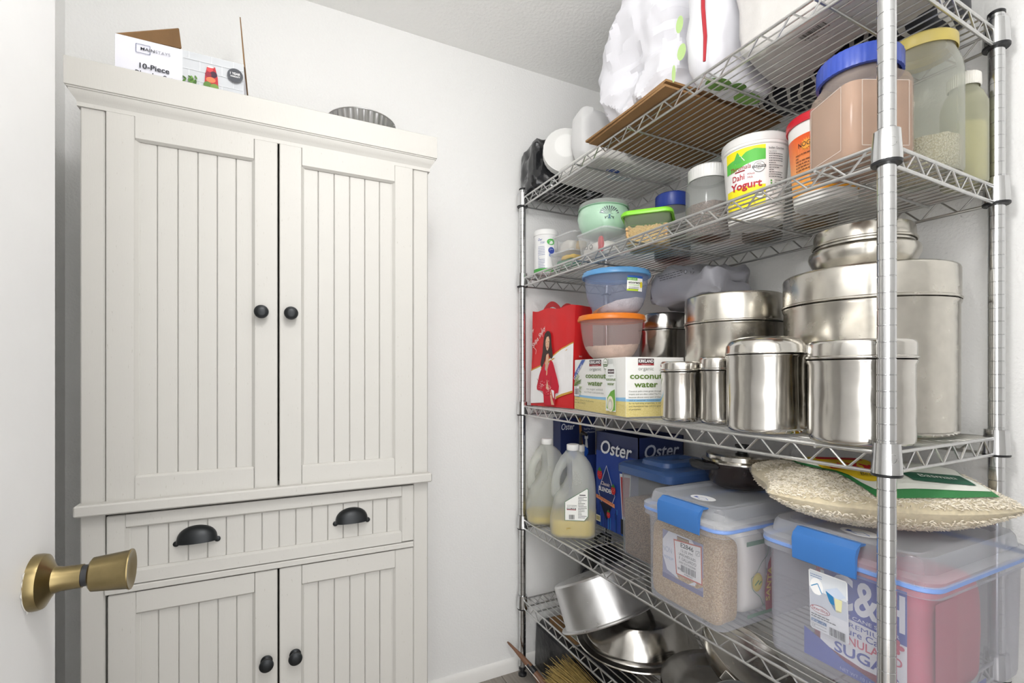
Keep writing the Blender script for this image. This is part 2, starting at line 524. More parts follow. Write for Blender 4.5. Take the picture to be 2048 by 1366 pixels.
def knob_mesh():
    return MB().lathe([(.0125, 0), (.0125, .0015), (.0085, .003), (.0058, .006), (.0055, .011), (.0095, .014), (.0138, .0165), (.0150, .020), (.0142, .0228), (.0110, .0240), (.0102, .0246), (.0060, .0256), (.0002, .0258)], 32, xf=Matrix.Rotation(PI / 2, 4, 'X')).mesh('knob', M_BRONZE)
KN = knob_mesh()
def panel_door(name, x0, x1, z0, z1, st, rt, rb, npl, knobx=None, knobz=None, fr=-.0035):
    d = MB()
    d.box(x0, x0 + st, fr, fr + .018, z0, z1, .0018).box(x1 - st, x1, fr, fr + .018, z0, z1, .0018)
    d.box(x0 + .004, x1 - .004, fr + .014, fr + .0175, z0 + .004, z1 - .004)
    d = d.build(name, M_CAB, CAB)
    for (a, b, up) in ((z1 - rt, z1, False), (z0, z0 + rb, True)):
        r = MB()
        y0, y1 = fr - .0006, fr + .014
        e = .009
        if up:
            pr = [(y0, a), (y0, b - .0035), (y0 + .006, b + .001), (y0 + .009, b + .001), (y1, b), (y1, a)]
        else:
            pr = [(y0, b), (y0, a + .0035), (y0 + .006, a - .001), (y0 + .009, a - .001), (y1, a), (y1, b)]
        r.prism(pr, lambda u, v, h: (h, u, v), x0 + st + .0006, x1 - st - .0006)
        r.build('rail', M_CAB, d, 20)
    # moulding strips down both sides of the panel
    for xa, sg in ((x0 + st, 1), (x1 - st, -1)):
        MB().prism([(0, fr + .001), (sg * .005, fr + .007), (sg * .007, fr + .007), (sg * .007, fr + .0138), (0, fr + .0138)], lambda u, v, h: (xa + u, v, h), z0 + rb, z1 - rt).build('edge_bead', M_CAB, d, 20)
    pw = (x1 - x0 - 2 * st) / npl
    pm = MB().box(.0004, pw - .0004, fr + .0085, fr + .0138, z0 + rb - .002, z1 - rt + .002, .0016).mesh('bead_board', M_CAB)
    for i in range(npl):
        inst('bead_board', pm, d, (x0 + st + i * pw, 0, 0))
    if knobx is not None:
        inst('knob', KN, d, (knobx, fr, knobz))
    return d
dl = panel_door('door', -.3105, -.0018, .8795, 1.6705, .047, .054, .050, 6, -.034, 1.276)
dR = panel_door('door', .0022, .3108, .8795, 1.6705, .047, .050, .045, 6, .026, 1.276)
panel_door('door', -.3075, -.0018, .072, .6925, .046, .046, .048, 6, -.024, .489)
panel_door('door', .0022, .3118, .072, .6925, .047, .046, .048, 6, .035, .489)
for d, x in ((dl, -.288), (dR, .288)):
    MB().lathe([(.006, 0), (.006, .004), (.003, .006)], 12, (x, .006), xf=Matrix.Translation((0, 0, 1.6705))).build('hinge_pin', M_TRIM, d)
dw = panel_door('drawer', -.3095, .3125, .7105, .8525, .031, .028, .028, 16)
def cup_pull():
    m = MB(); nu, nv = 22, 9
    W, Hh, D = .0375, .034, .024
    def f(u, v):
        a = PI * u; b = PI / 2 * v
        x = -W * math.cos(a) * (math.cos(b) * .25 + .75 if v < .99 else .75)
        rad = math.sin(a)
        return (-W * math.cos(a), -D * (math.sin(b)) * (rad ** .55 if rad > 0 else 0), -Hh * .5 + Hh * (math.cos(b)) * (rad ** .75 if rad > 0 else 0))
    m.grid(nu, nv, f)
    for sx in (-1, 1):
        m.lathe([(.006, 0), (.006, .0025), (.004, .004)], 12, xf=Matrix.Translation((sx * .0375, 0, -.018)) @ Matrix.Rotation(PI / 2, 4, 'X'))
    me = m.mesh('cup_pull', M_BRONZE, 50)
    return me
CP = cup_pull()
for x, z in ((-.157, .796), (.161, .795)):
    inst('cup_pull', CP, dw, (x, .0045, z))

# things on the cabinet
BX = thing('blender_carton', 'open white blender set carton on top of the white cabinet', 'box', (-.1875, 1.252, 1.735))
hw = .1165
b = MB()
t = .0025
b.box(-hw, hw, 0, t, 0, .109).box(-hw, hw, .2, .2 + t, 0, .109).box(-hw, -hw + t, t, .2, 0, .109).box(hw - t, hw, t, .2, 0, .109).box(-hw, hw, t, .2, 0, .003)
b.build('carton_wall', [mat('carton_white', 'dcdce3', 0.5)], BX)
def flap(pts, d=.0025):
    p = [Vector(q) for q in pts]; nrm = (p[1] - p[0]).cross(p[2] - p[0]).normalized() * d
    n = len(p)
    MB().add(p + [q + nrm for q in p], [list(range(n))[::-1], list(range(n, 2 * n))] + [(i, (i + 1) % n, (i + 1) % n + n, i + n) for i in range(n)]).build('flap', M_CARD, BX, 0, 'brown inner side of an open carton flap')
flap([(-hw, .0, .109), (-hw, .20, .109), (-.034, .20, .226), (-.039, .198, .272)])
flap([(hw, .0, .104), (hw, .20, .104), (.0955, .2, .345), (.0975, .235, .352)][:3])
D = Decal(pmap((0, 0, 0), (1, 0, 0), (0, 0, 1)))
D.rect('dfdfe8', -hw, .001, .0, .1085).rect('c3c6ca', .0, .001, hw, .1085)
rn = random.Random(3)
for r_ in range(5):
    D.line('d9dbde', [(.0, .022 * r_ + .004), (hw, .022 * r_ + .004)], .0012)
    for k in range(3):
        x = .012 + k * .042 + (.02 if r_ % 2 else 0)
        if x < hw: D.line('d9dbde', [(x, .022 * r_ + .004), (x, min(.108, .022 * r_ + .026))], .0012)
D.line('3d4a73', [(-.081, .079), (-.081, .097), (-.057, .097), (-.057, .0915)], .0009).line('3d4a73', [(-.081, .079), (-.057, .079), (-.057, .0845)], .0009)
D.text('23252e', 'MAIN', -.073, .0855, .0062, w=.024, al='L', bold=.01).text('8a8c96', 'STAYS', -.0475, .0855, .0062, w=.026, al='L')
D.text('22242c', '10-Piece', -.049, .0475, .0105, w=.052, bold=.02).text('22242c', 'Blender Set', -.049, .031, .0105, w=.066, bold=.02)
D.poly('b3262f', [(.040, .03), (.042, .062), (.046, .085), (.061, .085), (.066, .062), (.068, .03)])
D.ell('d4474b', .051, .078, .006).ell('3e1c33', .058, .068, .007).ell('8d1f35', .048, .066, .006).ell('dd7a4e', .053, .055, .009, .006).ell('567a33', .047, .042, .008).ell('6f8f3a', .060, .040, .008).ell('e8e1da', .052, .083, .007, .0018)
for k in range(22):
    D.ell(rn.choice(['4f7a2c', '6b9a3e', '3d6122']), .003 + rn.random() * .026, .03 + rn.random() * .022, .0045, .002, 10, rn.random() * 3)
D.ell('44474d', .100, .076, .0155).ell('5e6168', .100, .076, .0143).ell('44474d', .100, .076, .0138).text('f3f3f3', '1 YEAR', .100, .077, .005, w=.020, bold=.02).text('f3f3f3', 'WARRANTY', .100, .0715, .0032, w=.019, bold=.02)
D.build('printed_front', BX)

TP = thing('fluted_cake_tin', 'shiny fluted metal cake tin on top of the cabinet', 'cake tin', (.216, 1.43, 1.735))
MB().lathe([(.062, 0), (.066, .002), (.092, .118), (.0935, .119), (.091, .117), (.064, .004), (.001, .004)], 144, flute=.0022, nfl=36).build('fluted_shell', M_ALU, TP, 60)
MB().tube([(.0945 * math.cos(2 * PI * k / 48), .0945 * math.sin(2 * PI * k / 48), .119) for k in range(48)], .0014, 6, True).build('rolled_rim', M_ALU, TP)

# ================================================================== wire shelving
SH = thing('wire_shelving_unit', 'five tier chrome wire shelving unit loaded with pantry goods', 'shelving', (.85, .414, 0), R(1.0))
SL, SD = 1.196, .395
ZS = [1.803, 1.501, 1.018, .590, .288]
pr = [(.0127, .03)]
z = .045
post = MB(); post.cur = 0
prof = [(.0125, .028)]
marks = []
while z < 1.825:
    prof += [(.0125, z - .0009), (.0116, z - .0003), (.0116, z + .0003), (.0125, z + .0009)]
    z += .0254
prof += [(.0125, 1.832)]
post.lathe(prof, 24)
PM = post.mesh('post', M_POST, 25)
CAPM = MB().lathe([(.0132, 1.829), (.0132, 1.834), (.010, 1.837), (.0002, 1.838)], 24).mesh('end_cap', M_BLKPL)
FOOTM = MB().lathe([(.016, 0), (.016, .006), (.012, .010), (.008, .012), (.008, .022), (.0135, .024), (.0135, .032), (.0125, .034)], 24).mesh('leveling_foot', M_BLKPL)
for x in (0, SD):
    for y in (0, SL):
        p = inst('post', PM, SH, (x, y, 0))
        inst('end_cap', CAPM, p); inst('leveling_foot', FOOTM, p)
COLM = MB().lathe([(.0128, -.033), (.0205, -.033), (.0200, -.02), (.0180, .012), (.0180, .014), (.0128, .014)], 28, cap0=False, cap1=False).mesh('collar', M_POST)
RINGM = MB().lathe([(.0128, -.0375), (.0195, -.0375), (.0205, -.036), (.0205, -.0338), (.0128, -.0338)], 28, cap0=False, cap1=False).mesh('collar_sleeve', M_BLKPL)
TR = .034
def zig(L, pitch):
    n = int(round((L - .05) / (pitch / 2))); pts = []
    st = (L - .05) / n
    for i in range(n + 1):
        s0 = .025 + i * st; top = (i % 2 == 0)
        zz = -.004 if top else -TR + .002
        pts += [(s0 - .0025, zz), (s0 + .0025, zz)]
    return pts
def rail_mesh(L, axis):
    m = MB()
    P = (lambda s_, z_: (0, s_, z_)) if axis == 'y' else (lambda s_, z_: (s_, 0, z_))
    m.tube([P(.012, -.003), P(L - .012, -.003)], .0031, 10)
    m.tube([P(.012, -TR), P(L - .012, -TR)], .0031, 10)
    zz = MB().tube([P(a, b_) for a, b_ in zig(L, .064)], .00185, 6)
    return m.mesh('truss_rail', M_CHROME), zz.mesh('zigzag_wire', M_CHROME)
RY, ZY = rail_mesh(SL, 'y'); RX, ZX = rail_mesh(SD, 'x')
NW = 17
DWM = MB().tube([(0, .004, 0), (0, SL - .004, 0)], .00165, 6).mesh('deck_wire', M_CHROME)
CRM = MB().tube([(-.003, 0, 0), (SD + .003, 0, 0)], .0027, 8).mesh('cross_rod', M_CHROME)
for zs in ZS:
    sh = MB().tube([(.0, .0124, -.003), (.0, SL - .0124, -.003)], .0032, 10).build('wire_shelf', M_CHROME, SH)
    sh.location = (0, 0, zs - .0006)
    inst('truss_rail', RY, sh, (SD, 0, 0)); inst('truss_rail', RX, sh, (0, SL, 0)); inst('truss_rail', RX, sh)
    low = MB().tube([(.0, .0124, -TR), (.0, SL - .0124, -TR)], .0032, 10).build('lower_rail', M_CHROME, sh)
    for me, l_ in ((ZY, (0, 0, 0)), (ZY, (SD, 0, 0)), (ZX, (0, 0, 0)), (ZX, (0, SL, 0))):
        inst('zigzag_wire', me, sh, l_)
    for i in range(NW):
        inst('deck_wire', DWM, sh, (SD * (i + 1) / (NW + 1), 0, -.0022))
    for y in (.108, .354, .604, .852, 1.096):
        inst('cross_rod', CRM, sh, (0, y, -.0066))
    for x in (0, SD):
        for y in (0, SL):
            cl = inst('collar', COLM, sh, (x, y, 0)); inst('collar_sleeve', RINGM, sh, (x, y, 0))
    # maker's emblem ring on the near collar
    e = Decal(cmap(.0183, R(-135)), .0002)
    for k in range(20):
        a, b2 = 2 * PI * k / 20, 2 * PI * (k + 1) / 20
        e.line(M_CHROME, [(.007 * math.cos(a), -.008 + .007 * math.sin(a)), (.007 * math.cos(b2), -.008 + .007 * math.sin(b2))], .0008)
    e.build('emblem', sh)

# ================================================================== goods: shared builders
def blob(c, h, seed, amp=.02, ex=.6, nu=56, nv=36, fs=7.0, flat=None, ridge=True, top=1.0):
    """crumpled bag: a rounded box with creased facets; c centre, h half sizes"""
    m = MB(); off = Vector((seed * 13.7, seed * 5.1, seed * 9.3))
    sg = lambda x, p: math.copysign(abs(x) ** p, x)
    rows = []
    for j in range(nv + 1):
        b = -PI / 2 + PI * j / nv
        row = []
        for i in range(nu):
            a = 2 * PI * i / nu
            x = sg(math.cos(b), ex) * sg(math.cos(a), ex); y = sg(math.cos(b), ex) * sg(math.sin(a), ex); z = sg(math.sin(b), ex)
            tp = 1 + (top - 1) * (z + 1) / 2
            p = Vector((x * h[0] * tp, y * h[1] * tp, z * h[2]))
            n = Vector((x / h[0], y / h[1], z / h[2])).normalized()
            q = p * fs + off
            if ridge:
                k = .55 - 1.5 * abs(noise.noise(q * .8)) - .8 * abs(noise.noise(q * 1.7 + off)) - .22 * abs(noise.noise(q * 3.2))
                k += .7 * noise.noise(q * .45)
            else:
                k = noise.noise(q) + .4 * noise.noise(q * 2.3)
            p = p + n * amp * k
            p = p + Vector(c)
            if flat is not None and p.z < flat: p.z = flat + .0002 * (1 + noise.noise(q))
            row.append(tuple(p))
        rows.append(row)
    m.loft(rows, True, True)
    return m

def canister(name, label, x, y, z, r, h, lid, style='flat', m=None, rot=0, tilt=None):
    m = m or M_STEEL
    t = thing(name, label, 'canister', (x, y, z), rot, rot=tilt)
    hb = h - lid
    MB().lathe([(r * .5, 0), (r - .012, 0), (r - .005, .002), (r - .0015, .007), (r - .001, .012), (r - .001, hb - .010), (r + .0012, hb - .006), (r + .0016, hb - .003), (r - .002, hb), (r - .004, hb + .004), (r - .004, hb + .010)], 72, cap0=True, cap1=False).build('body', m, t, 40)
    if style == 'dome':
        p = [(r + .0015, hb - .001), (r + .0022, hb + .001), (r + .001, hb + .004), (r, hb + lid * .45), (r - .006, hb + lid * .72), (r - .016, hb + lid * .88), (r * .6, hb + lid * .97), (.001, hb + lid)]
    else:
        p = [(r + .0015, hb - .0005), (r + .003, hb + .001), (r + .003, hb + .003), (r + .0005, hb + .005), (r + .0005, h - .006), (r - .001, h - .002), (r - .004, h), (r - .010, h - .0015), (r * .5, h - .003), (.001, h - .003)]
    MB().lathe(p, 72, cap0=False).build('lid', m, t, 40)
    return t

def ztop(zn): return zn

# ================================================================== shelf 3: steel canisters
Z3 = 1.0195
canister('steel_drum', 'largest tall stainless steel drum with flat rimmed lid at the shelf end', 1.130, .592, Z3, .1525, .330, .066, 'flat', M_STEEL2)
DB = thing('squat_steel_tin', 'squat stainless steel tin with lid set on top of the large drum', 'tin', (1.118, .590, Z3 + .328), .4)
MB().lathe([(.05, 0), (.078, 0), (.081, .004), (.0975, .036), (.0985, .042), (.097, .050), (.092, .055), (.088, .058), (.088, .066)], 64, cap1=False).build('body', M_STEEL2, DB, 30)
MB().lathe([(.0905, .0625), (.0925, .0635), (.0925, .066), (.090, .068), (.0885, .088), (.086, .094), (.080, .096), (.001, .096)], 64, cap0=False).build('lid', M_STEEL2, DB, 30)
canister('steel_canister', 'wide stainless steel canister with flat lid beside the shelf post', .915, .488, Z3, .079, .176, .031, 'flat', M_STEEL)
canister('steel_canister', 'stainless steel canister with rounded domed lid between two flat lidded ones', .912, .667, Z3, .0742, .196, .036, 'dome', M_STEEL)
canister('steel_canister', 'slim stainless steel canister tucked beside the domed canister', .944, .815, Z3, .040, .158, .030, 'flat', M_STEEL)
canister('steel_canister', 'small stainless steel canister touching the coconut water carton', .912, .900, Z3, .048, .149, .024, 'flat', M_STEEL)
canister('steel_drum', 'broad stainless steel drum under the end of the grey sack', 1.093, .893, Z3, .121, .322, .072, 'flat', M_STEEL2)
canister('steel_canister', 'medium stainless steel canister behind the stacked plastic bowls', 1.137, 1.198, Z3, .077, .312, .052, 'flat', M_STEEL)

# ---- coconut water carton
CB = thing('coconut_water_carton', 'white and yellow coconut water carton on the third shelf', 'carton', (.8435, 1.028, Z3), R(-8.5))
LB, WB, HB = .325, .186, .164          # along y (away), along x, height
MB().box(0, WB, 0, LB, 0, HB, .0015).build('carton_body', mat('carton_print_white', 'f1f1ee', 0.45, var=0.01), CB)
sand = grain('sand_print', 'd8c67c', 'e7d99c', 420, .0)
def coco_face(D, W, main):
    D.rect('e3d48c', 0, 0.001, W, .046, 8, 1)
    D.rect(sand, 0, 0.0012, W, .034)
    n = 16
    D.poly('8fc0e4', [(W * i / n, .050 - .006 * math.sin(PI * i / n) * .6 + (.004 if main else .006) * (i / n)) for i in range(n + 1)] + [(W * i / n, .043 - .002 * math.sin(PI * i / n)) for i in range(n, -1, -1)])
    return D
# long side faces the aisle: u runs from the far end to the near end
D = Decal(pmap((0, LB, 0), (0, -1, 0), (0, 0, 1)))
coco_face(D, LB, True)
D.poly('4866b0', [(0, .118), (0, .098), (.081, .163), (.056, .163)]).text('ffffff', '12 x 330 mL', .031, .121, .011, w=.078, rot=.675, bold=.01)
D.rect('3a1f24', .110, .143, .187, .160).rect('9a2f36', .110, .1415, .187, .1465).text('ffffff', 'KIRKLAND', .1485, .149, .0085, w=.070, bold=.02).text('ead7d7', 'Signature', .1485, .1425, .0030, w=.04)
D.text('8b8f8a', 'organic', .150, .128, .0098, w=.076).text('5f7d32', 'coconut', .151, .105, .0155, w=.132, bold=.022).text('5f7d32', 'water', .148, .082, .0155, w=.098, bold=.022)
D.text('9a9d98', 'no sugar added', .145, .068, .0062, w=.105).text('9a9d98', 'not from concentrate', .140, .058, .0062, w=.128)
rn = random.Random(5)
for k in range(26):
    a = rn.uniform(-.9, 1.35); L = rn.uniform(.03, .058)
    D.line(rn.choice(['6d8a4a', '8aa35c', '55703a', 'a9bd7f']), [(.006, .078), (.006 + L * .5 * math.cos(a), .078 + L * .5 * math.sin(a)), (.006 + L * .98 * math.cos(a * .8), .078 + L * .9 * math.sin(a * .8))], .0022)
D.rect('ffffff', .008, .046, .046, .077).bars(.011, .043, .050, .070, 2).fine('555555', .012, .042, .0725, 1, .01, .0016)
D.text('6a6a52', 'Contains 12 - 330 mL (11.1 FL OZ) cartons', .078, .031, .0046, w=.138).text('6a6a52', 'Total 3.96 L (4.18 QT)', .050, .022, .0046, w=.082)
D.ell('51703c', .222, .147, .0135, .016).ell('fbfbf8', .222, .147, .0118, .0143).text('51703c', 'USDA', .222, .1495, .0046, w=.0165, bold=.02).rect('51703c', .2108, .1385, .2332, .1465).text('ffffff', 'ORGANIC', .222, .1405, .0035, w=.019)
# small carton picture
D.rect('cfd3d0', .242, .146, .266, .160).poly('eef1ee', [(.226, .012), (.226, .132), (.240, .146), (.268, .146), (.283, .132), (.283, .012)])
D.rect('3a1f24', .238, .119, .274, .131).text('ffffff', 'KIRKLAND', .256, .1225, .005, w=.033, bold=.02).text('8b8f8a', 'organic', .256, .111, .0045, w=.03).text('5f7d32', 'coconut', .2555, .099, .0085, w=.054, bold=.02).text('5f7d32', 'water', .2555, .086, .0085, w=.040, bold=.02)
D.poly('69a63a', [(.232, .02), (.236, .05), (.256, .068), (.278, .075), (.281, .045), (.281, .016), (.26, .012)]).ell('ece8c6', .254, .033, .018, .0225).ell('c9c6b4', .254, .031, .013, .0165).ell('e6e3d6', .253, .029, .009, .011)
D.build('printed_side', CB)
D = Decal(pmap((0, 0, 0), (1, 0, 0), (0, 0, 1)))
coco_face(D, WB, False)
D.rect('3a1f24', .037, .143, .087, .160).rect('9a2f36', .037, .1415, .087, .1465).text('ffffff', 'KIRKLAND', .062, .149, .0085, w=.046, bold=.02).text('ead7d7', 'Signature', .062, .1425, .003, w=.028)
D.text('8b8f8a', 'organic', .062, .128, .0098, w=.048).text('5f7d32', 'coconut', .063, .105, .0155, w=.102, bold=.022).text('5f7d32', 'water', .062, .082, .0155, w=.074, bold=.022)
for i, tx in enumerate(['Coconut palm trees grow throughout the', 'tropics and are often called The Tree of Life', 'because almost every part of them can be', 'used or consumed. Coconut water is known', 'for its hydrating properties, is naturally fat', 'and cholesterol free, and is a good source', 'of potassium.']):
    D.text('5d6152', tx, .008, .069 - i * .0082, .0042, w=(.125 if i < 6 else .038), al='L')
D.build('printed_end', CB)

# ---- red tote
TT = thing('red_tote_bag', 'red and white shopping tote printed with a woman in red, beside the carton', 'bag', (.897, 1.366, Z3), R(12.0))
TL, TW, TH = .222, .105, .352
m = MB()
def tote_ring(z):
    k = z / TH; pts = []
    bul = .006 * math.sin(PI * k)
    n = 14
    for i in range(n + 1): pts.append((-bul * math.sin(PI * i / n) + .0035 * noise.noise(Vector((i * .6, z * 18, 1))) * min(1, k * 5) + .01 * k, TL * i / n, z + (.004 * math.sin(i * .9) if k > .95 else 0)))
    for i in range(1, 5): pts.append((TW * i / 5, TL, z))
    for i in range(n + 1): pts.append((TW - .012 * k, TL - TL * i / n, z))
    for i in range(1, 5): pts.append((TW - TW * i / 5, .004 * math.sin(i * 1.3), z))
    return pts
m.loft([tote_ring(TH * i / 16) for i in range(17)], True, False)
m.build('bag_body', mat('tote_red', 'cf2226', 0.42, var=0.06, vscale=12), TT, 50)
hm = MB()
for xo in (.012, .088):
    pts = [(xo, .065 + .11 * k / 12, TH - .02 + .036 * math.sin(PI * k / 12)) for k in range(13)]
    hm.loft([[(p[0] - .001, p[1], p[2] - .01), (p[0] + .001, p[1], p[2] - .01), (p[0] + .001, p[1], p[2] + .01), (p[0] - .001, p[1], p[2] + .01)] for p in pts])
hm.build('handle', mat('tote_handle_red', 'a51a1f', 0.5), TT)
def tote_map(u, v, h):   # u: 0 far end .. TL near end
    y = TL - u * TL / .238; k = max(0, min(1, v / TH)); i = y / TL * 14
    i0 = max(0, min(13, int(i))); fi = i - i0; j = k * 16; j0 = max(0, min(15, int(j))); fj = j - j0
    g = lambda a, b_: tote_ring(TH * b_ / 16)[a][0]
    x = (g(i0, j0) * (1 - fi) + g(i0 + 1, j0) * fi) * (1 - fj) + (g(i0, j0 + 1) * (1 - fi) + g(i0 + 1, j0 + 1) * fi) * fj
    return (x - .0006 - h * 1.5, y, v)
D = Decal(tote_map, .0014, .0002)
W_ = TL
def curve(pts, n=18):
    out = []
    for i in range(n + 1):
        t = i / n; k = min(len(pts) - 2, int(t * (len(pts) - 1))); f = t * (len(pts) - 1) - k
        out.append((pts[k][0] + (pts[k + 1][0] - pts[k][0]) * f, pts[k][1] + (pts[k + 1][1] - pts[k][1]) * f))
    return out
def band(col, top, bot, n=20):
    D.col(col); a = curve(top, n); b_ = curve(bot, n); vs = a + b_
    D._put(vs, [(i, i + 1, n + 2 + i, n + 1 + i) for i in range(n)])
upper = [(0.002, .128), (.06, .143), (.12, .172), (.18, .203), (.236, .222)]
gold = [(u, v + .005) for u, v in upper]
lower = [(.002, .008), (.06, .012), (.12, .016), (.16, .034), (.20, .050), (.236, .056)]
band('c99a3c', gold, [(u, v - .012) for u, v in upper]); band('eceaea', upper, lower)
band('c99a3c', [(.15, .037), (.18, .048), (.236, .061)], [(.15, .030), (.18, .040), (.236, .054)])
# signature
D.text('f4e9e6', 'Shilpa Shetty', .052, .247, .017, w=.104, shear=.35, rot=.72).text('f4e9e6', 'by', .010, .276, .011, shear=.35, rot=.5)
D.line('f4e9e6', curve([(.014, .225), (.020, .215), (.034, .205), (.03, .19)], 8), .0014).line('f4e9e6', curve([(.06, .285), (.068, .272), (.075, .252)], 6), .0014)
# woman with joined palms: hair, face, dress
D.poly('3a2723', curve([(.088, .262), (.098, .272), (.112, .270), (.122, .256), (.126, .222), (.136, .180), (.128, .168), (.112, .19), (.1, .19), (.088, .165), (.075, .138), (.064, .150), (.074, .192), (.079, .226), (.088, .262)], 30))
D.poly('d9a88a', [(.098, .186), (.112, .190), (.116, .165), (.104, .128), (.094, .150)])
D.poly('ddb091', curve([(.094, .236), (.099, .250), (.109, .252), (.116, .238), (.114, .214), (.106, .200), (.099, .204), (.094, .22), (.094, .236)], 24))
D.ell('3a2a26', .0995, .2315, .0028, .0011).ell('3a2a26', .1105, .2325, .0028, .0011).ell('b8324a', .105, .212, .0042, .0017).ell('c99678', .1045, .2215, .0015, .0035)
D.poly('c3122f', curve([(.094, .165), (.084, .148), (.062, .118), (.044, .070), (.046, .058), (.082, .056), (.086, .04), (.086, .006), (.148, .004), (.152, .05), (.168, .05), (.172, .072), (.156, .12), (.140, .158), (.126, .168), (.108, .128), (.096, .130), (.094, .165)], 40))
D.poly('d6a384', [(.104, .128), (.112, .140), (.106, .092), (.100, .092)]).poly('dcae90', [(.099, .066), (.104, .096), (.108, .096), (.118, .066), (.112, .060)])
D.poly('dcae90', [(.128, .062), (.136, .03), (.146, .008), (.130, .008), (.124, .04)]).poly('eceaea', [(.130, .062), (.146, .058), (.146, .03), (.140, .035)])
rn = random.Random(9)
for cx_, cy_ in ((.083, .075), (.131, .066)):
    for k in range(26):
        D.ell('f2d9d9', cx_ + rn.gauss(0, .007), cy_ + rn.gauss(0, .008), .0012, .0012, 6)
D.line('8d0f22', [(.07, .10), (.082, .085)], .002).line('8d0f22', [(.15, .11), (.145, .075)], .002).line('8d0f22', [(.09, .055), (.12, .04), (.15, .045)], .0016)
D.build('printed_front', TT)
D = Decal(pmap((0, -.0045, 0), (1, 0, 0), (0, 0, 1)))
D.text('f4e9e6', 'be y', .03, .175, .006, bold=.01)
D.build('side_print', TT)

# ---- plastic bowls of flour
def bowl(name, label, x, y, z, lidc, tint, fill, rot=0.0):
    t = thing(name, label, 'food container', (x, y, z), rot)
    bp = [(.050, 0), (.056, .001), (.068, .012), (.080, .032), (.088, .058), (.0935, .095), (.0945, .112), (.0965, .114), (.0965, .118), (.0945, .119)]
    MB().lathe([(.001, .001)] + bp, 64, cap1=False).build('bowl', clear('bowl_plastic_' + tint, tint, .20, .25, 'ececf6' if lidc.startswith('6') else 'f4eae8'), t, 50)
    MB().lathe([(.0955, .1165), (.101, .1135), (.1035, .115), (.1035, .1215), (.100, .1285), (.094, .1300), (.090, .1265), (.03, .126), (.001, .126)], 64, cap0=False).build('lid', clear('lid_clear_' + lidc, lidc, .72, .3, lidc), t, 40)
    zig_ = MB()
    n = 44
    pts = []
    for k in range(n):
        a = 2 * PI * k / n; r = .0975 + (.0028 if k % 2 else -.0005)
        pts.append((r * math.cos(a), r * math.sin(a), .1292))
    zig_.tube(pts, .0012, 5, True).build('lid_ridge', mat('lid_' + lidc, lidc, 0.35), t)
    f = MB(); rows = []
    mf = mat('flour', 'e6dccb', 0.9, var=.12, vscale=60, bmp=(160, .003))
    hs = [p for p in bp[:6]]
    def rad(zq):
        for (r0, z0), (r1, z1) in zip(bp[:-1], bp[1:]):
            if z0 <= zq <= z1: return r0 + (r1 - r0) * (zq - z0) / max(1e-6, z1 - z0)
        return .09
    nr, na = 12, 48
    for zq in [.0012, .006, .012, .02, .03]:
        rows.append([((rad(zq) - .002) * math.cos(2 * PI * j / na), (rad(zq) - .002) * math.sin(2 * PI * j / na), min(zq, max(.002, fill(math.cos(2 * PI * j / na), math.sin(2 * PI * j / na))))) for j in range(na)])
    for i in range(nr + 1):
        k = 1 - i / nr; row = []
        for j in range(na):
            a = 2 * PI * j / na
            for _ in range(1):
                zf = fill(k * math.cos(a), k * math.sin(a)) + .0025 * noise.noise(Vector((k * math.cos(a) * 6, k * math.sin(a) * 6, x * 9)))
            rr = (rad(max(.0015, zf)) - .002) * max(k, .01)
            row.append((rr * math.cos(a), rr * math.sin(a), max(.002, zf)))
        rows.append(row)
    f.loft(rows, True, True)
    f.build('flour', mf, t, 60)
    return t
z_b = Z3 + .1645
bowl('plastic_bowl', 'clear plastic bowl of flour with orange lid on the coconut carton', .925, 1.196, z_b, 'f08a2c', 'dccbc9', lambda a, b_: .040 + .004 * a)
BB = bowl('plastic_bowl', 'clear plastic bowl of flour with blue lid stacked on the orange lid', .930, 1.180, z_b + .1306, '6aa9de', 'bcc6de', lambda a, b_: .022 + .030 * (-b_ * .8 - a * -.3) )
ac = to_cam(.93, 1.18)
D = Decal(cmap(lambda v: .0915 + (v - .06) * .07 + .0012, ac + .62), .0006)
D.rect('f4f4f0', -.027, .062, .027, .106, 8).rect('2d59a8', -.027, .099, .027, .106, 8).rect('6cb33f', -.027, .092, .006, .100, 6).text('ffffff', 'easy pack', -.011, .0945, .0038, w=.026)
D.text('2c2c2c', 'storage', -.001, .083, .0068, w=.044, bold=.02).text('8cc63f', 'container', -.004, .077, .0045, w=.036).fine('444444', -.022, .012, .0715, 2, .004, .0017, 4).rect('b9d532', -.027, .062, .010, .067, 5).ell('e3d23a', .021, .081, .0055, .009)
D.build('sticker', BB)

# ---- grey sack lying on the canisters
GS = thing('grey_poly_sack', 'folded grey plastic mailer sack lying on the steel canisters', 'sack', (1.140, 1.045, 1.3425), R(-4))
blob((0, 0, .053), (.092, .138, .053), 3, .034, .38, 84, 50, 9, flat=.0).build('sack_body', mat('grey_poly', '8b8b92', 0.42, var=.05, vscale=10), GS, 40)
D = Decal(pmap((-.1005, .075, .012), (0, -1, 0), (0, 0, 1)), .001)
D.fine('45454b', .0, .11, .078, 3, .0065, .002, 6, False)
D.ell('45454b', .125, .072, .006, .006).ell('8b8b92', .125, .072, .004, .004)
for k in range(3):
    a = 2 * PI * k / 3 + .5
    D.poly('45454b', [(.152 + .009 * math.cos(a), .068 + .009 * math.sin(a)), (.152 + .009 * math.cos(a + 1.3), .068 + .009 * math.sin(a + 1.3)), (.152 + .005 * math.cos(a + .9), .068 + .005 * math.sin(a + .9))])
D.build('printed_marks', GS)

# ================================================================== shelf 2
Z2 = 1.5025
